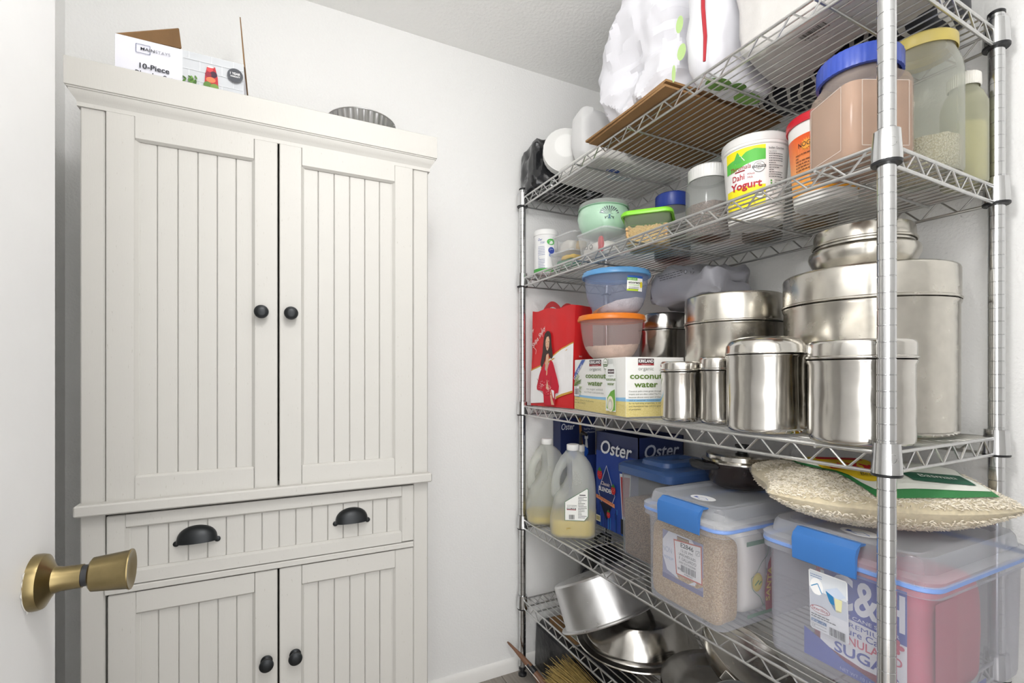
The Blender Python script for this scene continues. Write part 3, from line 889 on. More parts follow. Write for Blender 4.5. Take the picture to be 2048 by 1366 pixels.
# ---- yogurt tub
YT = thing('yogurt_tub', 'white yogurt tub printed yellow and green with red lettering', 'tub', (1.06, .801, Z2))
yr = lambda v: .0605 + .0125 * v / .178
MB().lathe([(.03, .003), (.052, .003), (.055, 0), (.0600, .002), (yr(.02), .02), (yr(.172), .172), (yr(.172) + .003, .174), (yr(.172) + .003, .182)], 64, cap1=False).build('body', mat('tub_white', 'e9e8e6', 0.35, var=.01), YT)
MB().lathe([(.0735, .180), (.0765, .180), (.0772, .183), (.0768, .197), (.0745, .200), (.070, .199), (.001, .199)], 64, cap0=False).build('lid', mat('tub_lid_white', 'dedddb', 0.35, var=.01), YT)
a0 = to_cam(1.06, .801)
D = Decal(cmap(yr, a0), .0004)
D.rect('f0e11c', -.075, .128, .022, .170, 22, 1).rect('f0e11c', -.075, .030, .022, .082, 22, 1)
def hill(col, pts, base):
    D.col(col); n = 24; t_ = curve(pts, n); vs = t_ + [(u, base(u)) for u, v in t_]
    D._put(vs, [(i, i + 1, n + 2 + i, n + 1 + i) for i in range(n)])
hill('58b947', [(-.074, .146), (-.05, .150), (-.035, .148), (-.02, .160), (.0, .164), (.022, .160)], lambda u: .122 + .010 * (u + .02))
hill('e9e8e6', [(-.074, .110), (-.05, .121), (-.02, .131), (.0, .135), (.022, .136)], lambda u: .080)
hill('4fae4f', [(-.050, .146), (-.040, .165), (-.030, .150)], lambda u: .138)
D.poly('f4f4f2', [(-.046, .138), (-.034, .156), (-.022, .141)])
D.text('8f1d2c', 'Thirumala', -.034, .121, .0105, w=.050, shear=.2, bold=.01).rect('8f1d2c', -.046, .1165, -.022, .1195, 5)
D.text('b01e30', 'Dahi', -.038, .098, .0135, w=.030, bold=.012).text('a4303c', 'Whole', -.009, .105, .005, w=.016).text('a4303c', 'Milk', -.010, .097, .005, w=.012)
D.text('b01e30', 'Yogurt', -.022, .076, .0165, w=.072, bold=.03)
D.ell('3a3a3a', .008, .120, .0125).ell('e9e8e6', .008, .120, .0115).rect('3a3a3a', -.006, .118, .022, .1235, 5).text('ffffff', 'CALIFORNIA', .008, .1192, .0034, w=.025).text('3a3a3a', 'REAL', .008, .1255, .003, w=.010).text('3a3a3a', 'MILK', .008, .1135, .003, w=.010)
D.ell('6c7a3a', .009, .058, .0105).ell('f4f2df', .009, .058, .0098).fine('4d5a2a', .001, .017, .0605, 3, .004, .0016, 3)
D.text('3a3a2a', 'NET WT', -.06, .050, .005, w=.018).text('f7f6e8', '2 LB', -.056, .043, .006, w=.014).text('4a4a20', 'Refrigerate after opening', -.026, .038, .0042, w=.054, shear=.2)
D.text('3a3a3a', 'Indian Gourmet', .028, .158, .0048, w=.038, al='L', bold=.01).text('3a3a3a', 'Ingredients:', .028, .151, .0032, w=.018, al='L').fine('4a4a4a', .028, .062, .146, 11, .0052, .0017, 8)
for k in range(3): D.ell('4f9a45', .033, .086 - .006 * k, .002)
D.fine('4a4a4a', .040, .064, .086, 4, .005, .0016, 12).text('3a3a3a', 'Grade', .037, .064, .0045, w=.014).text('3a3a3a', 'A', .037, .057, .0045).fine('4a4a4a', .028, .06, .050, 5, .0045, .0015, 15)
D.build('printed_wrap', YT)

# ---- orange tub with red lid
NG = thing('orange_tub', 'orange printed tub with red lid beside the yogurt tub', 'tub', (1.072, .640, Z2))
nr_ = lambda v: .0585 + .0115 * v / .17
MB().lathe([(.03, .003), (.050, .003), (.053, 0), (.0580, .003), (nr_(.02), .02), (nr_(.172), .172)], 64, cap1=False).build('body', mat('tub_white', 'e9e8e6', 0.35), NG)
MB().lathe([(.0705, .171), (.0735, .171), (.0742, .174), (.0738, .186), (.0715, .189), (.067, .188), (.001, .188)], 64, cap0=False).build('lid', mat('tub_lid_red', 'c8202f', 0.35, var=.02), NG)
def ombre():
    m, n, l, b = nt('orange_print')
    tc = n.new('ShaderNodeTexCoord'); sp = n.new('ShaderNodeSeparateXYZ'); l.new(tc.outputs['Object'], sp.inputs[0])
    r = n.new('ShaderNodeValToRGB')
    mr = n.new('ShaderNodeMapRange'); mr.inputs['From Max'].default_value = .17
    l.new(sp.outputs['Z'], mr.inputs['Value']); l.new(mr.outputs[0], r.inputs[0])
    r.color_ramp.elements[0].position = .15; r.color_ramp.elements[0].color = lin('f2a62a')
    r.color_ramp.elements[1].position = .85; r.color_ramp.elements[1].color = lin('e4581f')
    e = r.color_ramp.elements.new(.45); e.color = lin('eb9a5a')
    l.new(r.outputs[0], b.inputs['Base Color']); b.inputs['Roughness'].default_value = .4
    return m
a0 = to_cam(1.072, .640)
D = Decal(cmap(nr_, a0), .0004)
D.rect(ombre(), -.12, .022, .12, .146, 48, 1)
for k in range(16):
    a = 2 * PI * k / 16
    D.poly('f0b04a', [(-.034 + .006 * math.cos(a + .3), .123 + .006 * math.sin(a + .3)), (-.034 + .0145 * math.cos(a), .123 + .0145 * math.sin(a)), (-.034 + .006 * math.cos(a - .3), .123 + .006 * math.sin(a - .3))])
D.ell('efa23e', -.034, .123, .009).text('3a2326', 'NOGA', -.034, .1195, .0095, w=.034, bold=.01)
D.fine('6a3a22', -.058, -.006, .104, 6, .0065, .002, 22).fine('6a3a22', -.05, .04, .052, 3, .009, .0018, 25).fine('6a3a22', .0, .05, .070, 2, .009, .0018, 27)
D.build('printed_wrap', NG)

# ---- round clear jars
def jar(name, label, x, y, z, r, h, rl, hl, lidc, fillh, fillm, plast, neck=.82, rz=0, ribs=True, shoulder=.12, glass=None):
    t = thing(name, label, 'jar', (x, y, z), rz)
    hb = h - hl
    MB().lathe([(r * .3, .004), (r * .8, .002), (r * .95, 0), (r, .006), (r, hb * (1 - shoulder)), (r * .985, hb * (1 - shoulder * .75)), (r * (neck + 1) / 2, hb * (1 - shoulder * .35)), (rl - .003, hb - .004), (rl - .003, hb + .006)], 56, cap1=False).build('jar_body', plast, t, 50)
    l_ = MB().lathe([(rl, hb - .002), (rl + .0012, hb), (rl + .001, h - .004), (rl - .003, h), (.001, h)], 88 if ribs else 48, cap0=False, flute=.0006 if ribs else 0, nfl=44 if ribs else 0)
    l_.build('lid', mat('jarlid_' + lidc, lidc, 0.35, var=.03), t, 40)
    if fillh:
        f = MB(); rows = [[((r - .0025) * k * math.cos(2 * PI * j / 40), (r - .0025) * k * math.sin(2 * PI * j / 40), zz + (.004 * noise.noise(Vector((j * .5, k * 4, x * 7))) if zz > .02 else 0)) for j in range(40)] for k, zz in ((.9, .003), (1, .008), (1, fillh * .5), (1, fillh), (.75, fillh + .003), (.4, fillh + .004), (.01, fillh + .005))]
        f.loft(rows); f.build('contents', fillm, t, 60)
    return t
G_LENT = grain('brown_lentils', '5e4234', '9a7560', 300, .003)
G_RICE = grain('white_rice', 'c4b89e', 'efe8d8', 330, .003)
P_GREY = clear('jar_plastic_grey', 'd4d6d4', .22, .12, 'e8eae8')
P_GLASS = clear('jar_glass', 'd9dbd4', .17, .06, 'eaece4', boost=.5)
jar('lentil_jar', 'clear round jar of brown lentils with white ribbed lid', 1.05, .938, Z2, .057, .192, .049, .034, 'e6e6e4', .088, G_LENT, P_GREY)
jar('spice_jar', 'clear jar with blue screw lid behind the lime lidded box', 1.135, 1.155, Z2, .056, .205, .051, .042, '2d45a0', .10, grain('dark_seeds', '4a3a30', '75604f', 350), P_GREY)
jar('glass_rice_jar', 'tall glass jar with gold lid and a little white rice', 1.090, .475, Z2, .062, .255, .053, .022, 'c7b564', .062, G_RICE, P_GLASS, ribs=False, shoulder=.22, neck=.8)
jar('flour_jar', 'slim frosted jar of pale flour with small white lid', 1.2, .453, Z2, .0355, .215, .024, .024, 'eceae4', .115, mat('pale_flour', 'd9d3ae', .9, var=.05), clear('jar_frost', 'd3d3bd', .35, .3, 'e6e6d2'), neck=.6, shoulder=.24)
jar('snack_jar', 'clear jar of tan snacks behind the orange tub', 1.19, .735, Z2, .05, .17, .045, .025, 'd9d9d6', .11, grain('tan_snack', '8a6a44', 'b99a6a', 160), P_GREY)
jar('grain_jar', 'clear jar of brown grain behind the yogurt tub', 1.185, .875, Z2, .05, .15, .045, .025, 'cfcfcc', .10, grain('brown_grain', '6a4e30', '9a7a52', 200), P_GREY)

# ---- square jar with blue lid
SJ = thing('square_powder_jar', 'big square jar of brown powder with blue screw lid at the shelf corner', 'jar', (.942, .503, Z2), R(-25))
hs_, hb = .0605, .158
rings = [rrect(hs_ * .86, hs_ * .86, .02, .0), rrect(hs_ * .97, hs_ * .97, .022, .004), rrect(hs_, hs_, .022, .012), rrect(hs_, hs_, .022, hb - .022), rrect(hs_ * .985, hs_ * .985, .028, hb - .012), rrect(hs_ * .93, hs_ * .93, .045, hb - .003), rrect(.0570, .0570, .0569, hb), rrect(.0570, .0570, .0569, hb + .02)]
MB().loft(rings, True, False).build('jar_body', clear('square_jar_plastic', 'd9c8bb', .20, .18, 'f0e6de'), SJ, 50)
def inr(k, z): return rrect(hs_ * k, hs_ * k, .021, z)
MB().loft([inr(.84, .003), inr(.965, .008), inr(.972, .02), inr(.972, hb - .026), inr(.6, hb - .028)]).build('brown_powder', mat('cocoa_powder', 'ad9482', .85, var=.08, vscale=18), SJ)
MB().lathe([(.0605, hb + .004), (.0650, hb + .005), (.0650, hb + .034), (.062, hb + .039), (.001, hb + .039)], 120, cap0=False, flute=.0005, nfl=40).build('lid', mat('jarlid_blue', '2f479f', .35, var=.03), SJ, 35)
for sg in (-1, 1):
    D = Decal(pmap((0, -hs_ - .0003, 0), (1, 0, 0), (0, 0, 1))) if sg < 0 else Decal(pmap((-hs_ - .0003, 0, 0), (0, -1, 0), (0, 0, 1)))
    rim = clear('jar_edge_gloss', 'efe6dd', .35, .1)
    D.line(rim, [(-.040, .02), (.040, .02), (.040, .13), (-.040, .13), (-.040, .02)], .0016)
    D.build('moulded_panel_line', SJ)

# ---- lime lidded box of chickpeas
LB_ = thing('chickpea_box', 'clear square box of chickpeas with lime green lid', 'food container', (.972, 1.083, Z2), R(42))
hq = .066
rings = [rrect(hq * .84, hq * .84, .018, .0), rrect(hq * .88, hq * .88, .02, .004), rrect(hq * .97, hq * .97, .022, .090)]
MB().loft(rings, True, False).build('box_body', clear('lime_box_plastic', 'd8dccb', .16, .2, 'eef2e4'), LB_, 50)
MB().loft([rrect(hq * 1.0, hq * 1.0, .024, .083), rrect(hq * 1.09, hq * 1.09, .026, .0835), rrect(hq * 1.10, hq * 1.10, .026, .090), rrect(hq * 1.04, hq * 1.04, .026, .096), rrect(hq * .95, hq * .95, .022, .0965), rrect(hq * .93, hq * .93, .022, .0935)], False, True).build('lid', mat('lime_lid', '8bdc3c', .35, var=.02), LB_, 40)
cp = MB(); ico = bmesh.new(); bmesh.ops.create_icosphere(ico, subdivisions=1, radius=.0042)
iv = [v.co.copy() for v in ico.verts]; jf = [[v.index for v in f.verts] for f in ico.faces]; ico.free()
rn = random.Random(4)
for k in range(900):
    zz = rn.random() ** .8 * .048 + .005
    lim = hq * (.87 + .09 * zz / .09) - .006
    sd = rn.randrange(5)
    u = rn.uniform(-lim, lim)
    x, y = (u, rn.choice((-1, 1)) * lim) if sd < 2 else ((rn.choice((-1, 1)) * lim, u) if sd < 4 else (u, rn.uniform(-lim, lim)))
    if sd == 4: zz = .050 + rn.random() * .004
    s_ = rn.uniform(.85, 1.15)
    cp.add([(p.x * s_ + x, p.y * s_ + y, p.z * s_ + zz) for p in iv], jf)
cp.loft([rrect(hq * .80, hq * .80, .018, .003), rrect(hq * .86, hq * .86, .02, .05)])
o = cp.build('chickpeas', mat('chickpea', 'd9b07a', .6, var=.12, vscale=120), LB_, 60); o['kind'] = 'stuff'

# ---- clear deli boxes, wipes canister, mint jar
def deli(name, label, x, y, z, rot, hx, hy, h, bits):
    t = thing(name, label, 'food container', (x, y, z), rot)
    P = clear('deli_plastic', 'e9eaea', .15, .1, boost=.5)
    MB().loft([rrect(hx * .8, hy * .8, .02, 0), rrect(hx * .84, hy * .84, .02, .003), rrect(hx * .97, hy * .97, .022, h - .004), rrect(hx, hy, .024, h - .003), rrect(hx * 1.01, hy * 1.01, .024, h)], True, False).build('box_body', P, t, 40)
    MB().loft([rrect(hx * 1.02, hy * 1.02, .024, h - .002), rrect(hx * 1.025, hy * 1.025, .024, h + .003), rrect(hx * .98, hy * .98, .022, h + .004), rrect(hx * .94, hy * .94, .02, h + .001)], False, True).build('lid', clear('deli_lid', 'e4e6e8', .3, .15), t, 40)
    for b_ in bits: b_(t)
    return t
def packet(c, h, seed, m, amp=.006):
    def f(t): blob(c, h, seed, amp, .6, 26, 14, 40, ridge=False).build('packet', m, t, 50)
    return f
mw = mat('packet_white', 'dcd8d2', .45); mc = mat('packet_cream', 'd9c3a0', .5); mg = mat('packet_green', '2f7d55', .4); my = mat('packet_yellow', 'e3b93a', .45); mrd = mat('packet_red', 'b9232c', .4)
deli('deli_box', 'clear deli box holding green and yellow packet', .925, 1.437, Z2, R(10), .045, .062, .058, [packet((0, 0, .02), (.030, .042, .017), 1, mg), packet((0, -.01, .042), (.026, .036, .008), 2, my)])
deli('deli_box', 'clear deli box of cream packets stacked over the green packet box', .945, 1.448, Z2 + .0635, R(6), .048, .066, .060, [packet((-.01, .0, .024), (.024, .034, .02), 3, mw), packet((.012, -.03, .022), (.02, .02, .018), 4, mc)])
DX = deli('deli_box', 'clear deli box with white packet and red clip under the mint jar', .926, 1.238, Z2, R(4), .058, .073, .076, [packet((.0, .01, .026), (.042, .054, .024), 5, mw), packet((-.034, -.028, .034), (.006, .010, .026), 6, mrd, .002)])
D = Decal(pmap((-.0445, .04, .018), (0, -1, 0), (0, 0, 1)), .002)
D.text('3a3a3a', 'SINCE', .006, .010, .010, w=.034, shear=.15, bold=.02).ell('5a5a5a', .036, .014, .008, .008).ell('dcd8d2', .036, .014, .005, .005)
D.build('packet_print', DX)
MJ = thing('mint_jar', 'round mint green glass jar with silver tree motif and glass lid', 'jar', (.952, 1.272, Z2 + .0815))
MB().lathe([(.04, .0), (.058, .0), (.064, .003), (.078, .028), (.0845, .052), (.083, .070), (.078, .080), (.078, .086)], 56, cap1=False).build('jar_body', mat('mint_glass', 'b3d8be', .12, var=.02, coat=.5), MJ, 50)
MB().lathe([(.0785, .084), (.081, .085), (.081, .094), (.078, .099), (.072, .100), (.05, .103), (.001, .104)], 56, cap0=False).build('lid', clear('mint_lid_glass', 'b9bdb9', .5, .08), MJ, 40)
MB().tube([(.0805 * math.cos(2 * PI * k / 48), .0805 * math.sin(2 * PI * k / 48), .0835) for k in range(48)], .0018, 6, True).build('seal_ring', mat('mint_seal', '8fb89c', .3), MJ)
a0 = to_cam(.952, 1.272) + .22
mo = mat('silver_foil', '5f686c', .35, .3)
def jr(v):
    P_ = [(.064, .003), (.078, .028), (.0845, .052), (.083, .070), (.078, .080)]
    for (r0, z0), (r1, z1) in zip(P_[:-1], P_[1:]):
        if z0 <= v <= z1: return r0 + (r1 - r0) * (v - z0) / (z1 - z0)
    return .08
D = Decal(cmap(jr, a0), .0008)
for k in range(11):
    a = R(15 + 15 * k); L = .027
    D.poly(mo, [(.003 * math.cos(a), .046 + .003 * math.sin(a)), (L * math.cos(a) * 1.15 - .0022 * math.sin(a), .046 + L * math.sin(a) + .0022 * math.cos(a)), (L * math.cos(a) * 1.15 + .0022 * math.sin(a), .046 + L * math.sin(a) - .0022 * math.cos(a))])
D.poly('5d7f95', [(-.003, .046), (.003, .046), (.0016, .038), (.006, .034), (-.006, .034), (-.0016, .038)])
for sx in (-1, 1):
    D.line('4e5a5c', [(sx * (.004 + .003 * k * .9 + .0045 * math.sin(k * 1.1)), .037 + .0035 * math.cos(k * 1.1)) for k in range(6)], .0014)
D.build('tree_motif', MJ)
WC = thing('wipes_canister', 'white wipes canister with blue print beside the far shelf post', 'canister', (.893, 1.543, Z2))
MB().lathe([(.03, .002), (.042, 0), (.0445, .003), (.0445, .140), (.043, .143)], 48, cap1=True).build('body', mat('canister_white', 'ececec', .35, var=.01), WC)
MB().lathe([(.0450, .140), (.0462, .141), (.0462, .156), (.044, .160), (.001, .161)], 48, cap0=False).build('lid', mat('canister_lid', 'efefee', .35, var=.01), WC)
a0 = to_cam(.893, 1.543)
D = Decal(cmap(.0445, a0), .0004)
D.rect('4fa94e', -.066, .004, .066, .018, 20).text('2f4aa0', 'Our', -.022, .118, .009, w=.017, shear=.25, bold=.01).text('2f4aa0', 'STORY', -.012, .107, .007, w=.017).fine('44589c', -.030, -.004, .095, 14, .0058, .0016, 31)
D.ell('4fb54f', .018, .113, .015, .011).fine('dff0df', .010, .026, .116, 2, .004, .0012, 5).ell('3148a0', .020, .082, .012, .012).fine('dfe4f4', .013, .026, .085, 2, .005, .0014, 7).rect('7f8fc0', .011, .060, .026, .070, 3)
D.build('printed_wrap', WC)

# ================================================================== shelf 1 (top)
Z1 = 1.8045
M_BAG = mat('white_bag', 'dcdce2', .45, var=.01)
for i, (dx, dy, rz) in enumerate(((0, 0, 0), (-.004, .012, 1.6), (.004, -.006, -1.2))):
    o = MB().box(-.20, .20, -.155, .155, 0, .0052).build('cardboard_sheet', M_CARD)
    o.location = (1.008 + dx, .993 + dy, Z1 + .0002 + i * .0056); o.rotation_euler = (0, 0, R(rz - 1))
    tag(o, ['flattened brown cardboard sheet lying directly on the top shelf wires', 'flattened brown cardboard sheet in the middle of the sheet pile', 'flattened brown cardboard sheet right under the crumpled white bag'][i], 'cardboard', 'cardboard sheets under the white bag')
tag(blob((1.02, 1.045, 2.035), (.154, .168, .215), 11, .050, .72, 130, 90, 8.0, flat=Z1 + .0180, top=.95).build('crumpled_white_bag', M_BAG, None, 18), 'large crumpled white plastic bag stuffed on the top shelf', 'bag')
WP = tag(blob((.955, 1.342, 1.9375), (.062, .040, .090), 17, .014, .5, 48, 30, 12, flat=Z1 + .0425).build('paper_bag', clear('thin_white_paper', 'e3e3e3', .86, .6), None, 35), 'thin whitish paper bag standing between bowls and crumpled bag', 'bag')
GB = thing('dotted_bag', 'white trash bag printed with green dots and red drawstring', 'bag', (.97, .787, Z1))
blob((0, 0, .15), (.125, .040, .155), 23, .016, .5, 60, 44, 9, flat=0).build('bag_body', M_BAG, GB, 28)
gd = mat('green_dot', 'a9c583', .5)
for (x, y, z_, r1, r2) in ((-.1465, .005, .075, .014, .022), (-.150, .0, .165, .013, .019), (-.147, .024, .03, .009, .018)):
    pass
D = Decal(pmap((-.146, .055, 0), (0, -1, 0), (0, 0, 1)), .004)
for u_, v_, a_, b_ in ((.036, .062, .013, .018), (.030, .128, .011, .019), (.012, .026, .006, .020), (.040, .200, .012, .018)):
    D = Decal(pmap((-.146, .055, 0), (0, -1, 0), (0, 0, 1)), .004)
    D.ell(gd, u_, v_, a_, b_).build('green_dot', GB)
D = Decal(pmap((-.10, -.03, .0), (1, 0, 0), (0, 1, 0)), .0)
D.fn = lambda u, v, h: (-.11 + u, -.035 + v, -.0012 + .0002)
D.ell('6f9a4a', .05, .03, .035, .022).ell('7faa55', .16, .04, .04, .022).ell('5e8a3e', .10, .015, .02, .012)
D.build('underside_print', GB)
MB().tube([(-.150, -.040, .30), (-.152, -.044, .20), (-.150, -.042, .12), (-.149, -.047, .055), (-.144, -.040, .008)], [.004, .004, .0045, .0042, .003], 8).build('drawstring', mat('drawstring_red', 'a01c28', .4), GB)
WS = thing('woven_sack', 'large pale woven plastic sack lying along the top shelf front', 'sack', (.980, .566, Z1))
blob((0, 0, .125), (.100, .170, .132), 31, .030, .27, 100, 64, 6, flat=0).build('sack_body', mat('woven_pale', 'c2c0bd', .38, var=.03, bmp=(300, .0008)), WS, 35)
D = Decal(lambda u, v, h: (-.055 + v, .05 - u, -.0006 - h * .2))
D.bars(.012, .06, .0, .022, 8, '4a4640').text('4a4640', '24/28', .024, .028, .005)
D.build('underside_barcode', WS)
def zebra():
    m, n, l, b = nt('zebra_print')
    tc = n.new('ShaderNodeTexCoord')
    wv = n.new('ShaderNodeTexWave'); wv.inputs['Scale'].default_value = 8.5; wv.inputs['Distortion'].default_value = 9; wv.inputs['Detail'].default_value = 1.5; wv.inputs['Detail Scale'].default_value = 1.2
    wv.bands_direction = 'Y'
    l.new(tc.outputs['Object'], wv.inputs['Vector'])
    r = n.new('ShaderNodeValToRGB'); r.color_ramp.interpolation = 'CONSTANT'
    r.color_ramp.elements[0].color = lin('22232b'); r.color_ramp.elements[1].position = .80; r.color_ramp.elements[1].color = lin('c9c7c2')
    l.new(wv.outputs[0], r.inputs[0]); l.new(r.outputs[0], b.inputs['Base Color']); b.inputs['Roughness'].default_value = .5
    return m
tag(blob((1.168, .650, 1.895), (.068, .205, .090), 41, .012, .4, 60, 30, 8, flat=Z1).build('zebra_bag', zebra(), None, 40), 'black and white zebra striped bag at the back of the top shelf', 'bag')
GV = thing('paper_goods_pack', 'white wrapped pack of paper goods with blue oval logo on top shelf', 'package', (1.065, 1.312, Z1), R(3))
o_ = blob((.0, .02, .020), (.190, .120, .0215), 51, .002, .22, 48, 20, 10, flat=0, ridge=False); o_.build('pack_body', mat('film_white', 'dcdad6', .35, var=.03), GV, 40)
D = Decal(lambda u, v, h: (-.075 + v * .0 + u, -.035 + v, -.0004 - h * .2))
D.ell('2a50a8', .0, .0, .028, .014).text('ffffff', 'Great', .0, .003, .006, w=.026).text('ffffff', 'Value', .0, -.008, .006, w=.026).ell('cfd8da', .05, .03, .05, .025).text('9fb0b4', 'Everyday', .05, .026, .010, w=.06)
D.build('underside_print', GV)
bm_ = MB().lathe([(.030, 0), (.034, .002), (.058, .030), (.064, .033), (.064, .035), (.057, .033), (.032, .004), (.001, .004)], 56, flute=.0004, nfl=28).mesh('foam_bowl', mat('foam_white', 'ececea', .6, var=.01), 50)
for k in range(5):
    o = bpy.data.objects.new('foam_bowl', bm_); COL.objects.link(o)
    o.location = (.893 + k * .0040, 1.405 + k * .0075, Z1 + .0425 + .0795); o.rotation_euler = (R(90), 0, R(20))
    o.rotation_euler = (R(-90), 0, R(-28)); o.scale = (1.22, 1.22, 1.1)
    tag(o, 'white fluted foam bowl in the nested stack lying beside the black bag', 'bowl', 'foam bowls nested on the top shelf')
tag(blob((.985, 1.567, 1.897), (.166, .070, .104), 61, .026, .55, 84, 50, 14, flat=Z1).build('black_garbage_bag', mat('black_film', '1d1e21', .22, var=.1, coat=.4), None, 25), 'shiny black garbage bag at the far end of the top shelf', 'bag')

# ================================================================== shelf 4
Z4 = .5915
# ---- oil jugs
def jug(name, label, x, y, z, rz, fill):
    t = thing(name, label, 'jug', (x, y, z), rz)
    hx, hy = .077, .070
    J = [(0, .88, .03), (.004, .95, .034), (.012, .985, .036), (.06, 1, .038), (.13, 1, .04), (.165, .985, .042), (.195, .945, .046), (.220, .87, .05), (.240, .76, .05), (.258, .60, .042), (.270, .44, .031), (.278, .30, .0215), (.284, .24, .0172), (.296, .24, .0172)]
    Pj = clear('jug_plastic', 'e6e9ec', .27, .32, 'f8f8f0')
    rings = []
    for zz, k, rr in J:
        ring_ = []
        for (px, py, pz) in rrect(hx * k, hy * k, min(rr, hx * k, hy * k), zz, 8):
            g = max(0, math.sin(PI * min(1, max(0, (zz - .115) / .165))))
            q_ = max(0, min(1, (-px / (hx * k) - .05) / .6))
            px += g * .052 * q_                       # hollow behind the grip
            ring_.append((px, py, pz))
        rings.append(ring_)
    MB().loft(rings, True, False).build('jug_body', Pj, t, 50)
    hp = [(-.040, 0, .108), (-.056, 0, .135), (-.060, 0, .165), (-.056, 0, .195), (-.045, 0, .224), (-.028, 0, .248), (-.008, 0, .264)]
    fine_ = []
    for a, b_ in zip(hp[:-1], hp[1:]):
        for k in range(4): fine_.append(tuple(a[i] + (b_[i] - a[i]) * k / 4 for i in range(3)))
    fine_.append(hp[-1])
    MB().tube(fine_, [.024 - .010 * math.sin(PI * k / (len(fine_) - 1)) for k in range(len(fine_))], 14).build('handle', Pj, t, 60)
    MB().lathe([(.0205, .284), (.0212, .285), (.0212, .302), (.0195, .304), (.001, .304)], 60, c=(0, 0), cap0=False, flute=.0004, nfl=30).build('cap', mat('cap_white', 'f0f0ee', .35, var=.01), t, 40)
    MB().loft([rrect(hx * .86, hy * .86, .03, .003), rrect(hx * .965, hy * .965, .036, .012), rrect(hx * .978, hy * .978, .038, fill), rrect(hx * .5, hy * .5, .03, fill)]).build('oil', mat('yellow_oil', 'd6bd1c', .15, var=.02), t)
    return t
JA = jug('oil_jug', 'plastic oil jug with printed label and yellow oil in its base', .910, 1.388, Z4, R(-34), .062)
jug('oil_jug', 'unlabelled plastic oil jug behind the labelled one by the wall', .901, 1.549, Z4, R(-26), .030)
# the label sits on the face turned to the doorway
D = Decal(pmap((.010, -.0702, 0), (1, 0, 0), (0, 0, 1)), .0006)
D.poly('2f6a42', [(-.036, .062), (.028, .062), (.041, .078), (.041, .166), (.037, .170), (-.036, .124)]).poly('f0f0ec', [(-.0345, .0636), (.0275, .0636), (.0394, .0786), (.0394, .165), (.0365, .168), (-.0345, .123)])
D.rect('2a2a2a', -.029, .098, .001, .1045).rect('9a2f36', -.029, .097, .001, .0992).text('ffffff', 'KIRKLAND', -.014, .1, .0038, w=.027, bold=.02).fine('4a4a4a', -.028, .004, .112, 2, .004, .0014, 41).bars(-.022, -.004, .067, .082, 7).fine('3a3a3a', .008, .036, .140, 14, .0052, .0018, 43).rect('3a3a3a', .012, .146, .032, .149)
D.build('label', JA)
D = Decal(pmap((.01, -.0702, 0), (1, 0, 0), (0, 0, 1)), .0006)
D.fine('8a6f2a', -.03, .006, .036, 2, .005, .0018, 44)
D.build('date_stamp', JA)
PB = thing('pump_bottle', 'small bottle with black pump behind the oil jugs', 'bottle', (1.012, 1.492, Z4))
MB().lathe([(.02, 0), (.030, .002), (.032, .02), (.032, .19), (.026, .22), (.014, .24), (.014, .262)], 32).build('bottle_body', clear('bottle_plastic', 'dfe2e4', .6, .3), PB)
MB().lathe([(.0155, .258), (.0155, .280), (.013, .282)], 24).build('collar', mat('cap_white', 'f0f0ee', .35), PB)
MB().tube([(0, 0, .28), (0, 0, .315), (.0, -.012, .327), (.0, -.04, .322)], [.006, .006, .008, .005], 10).build('pump_head', M_BLKPL, PB)

def osterbox(name, label, x0, x1, y0, y1, z0, h, openn=False):
    t = thing(name, label, 'box', ((x0 + x1) / 2, (y0 + y1) / 2, z0))
    a, b_ = (x1 - x0) / 2, (y1 - y0) / 2
    m = MB(); tk = .003
    if openn:
        m.box(-a, -a + tk, -b_, b_, 0, h).box(a - tk, a, -b_, b_, 0, h).box(-a, a, -b_, -b_ + tk, 0, h).box(-a, a, b_ - tk, b_, 0, h).box(-a, a, -b_, b_, 0, tk)
    else:
        m.box(-a, a, -b_, b_, 0, h, .001)
    m.build('carton_wall', mat('navy_carton', '23305f', .4, var=.06, vscale=8), t)
    return t, a, b_
# food processor carton against the back wall
FP, a, b_ = osterbox('food_processor_carton', 'blue food processor carton standing against the back wall',   .985, 1.150, 1.590, 1.645, Z4, .372)
D = Decal(pmap((-a, -b_, 0), (1, 0, 0), (0, 0, 1)))
D.rect('3550a8', .0, .001, .17, .22).text('e9eef8', 'Oster', .034, .327, .024, w=.060, shear=.2, bold=.01)
D.poly('a8783e', [(.084, .371), (.094, .371), (.104, .26), (.092, .25)]).text('dfe5f2', 'Total Prep 10-Cup', .136, .322, .0075, w=.056).text('dfe5f2', 'Food Processor', .136, .309, .0075, w=.052)
D.poly('e6e9ee', [(.114, .25), (.116, .285), (.112, .287), (.112, .300), (.128, .300), (.128, .287), (.124, .285), (.128, .25)]).ell('2c6ae0', .08, .235, .05, .03)
D.build('printed_front', FP)
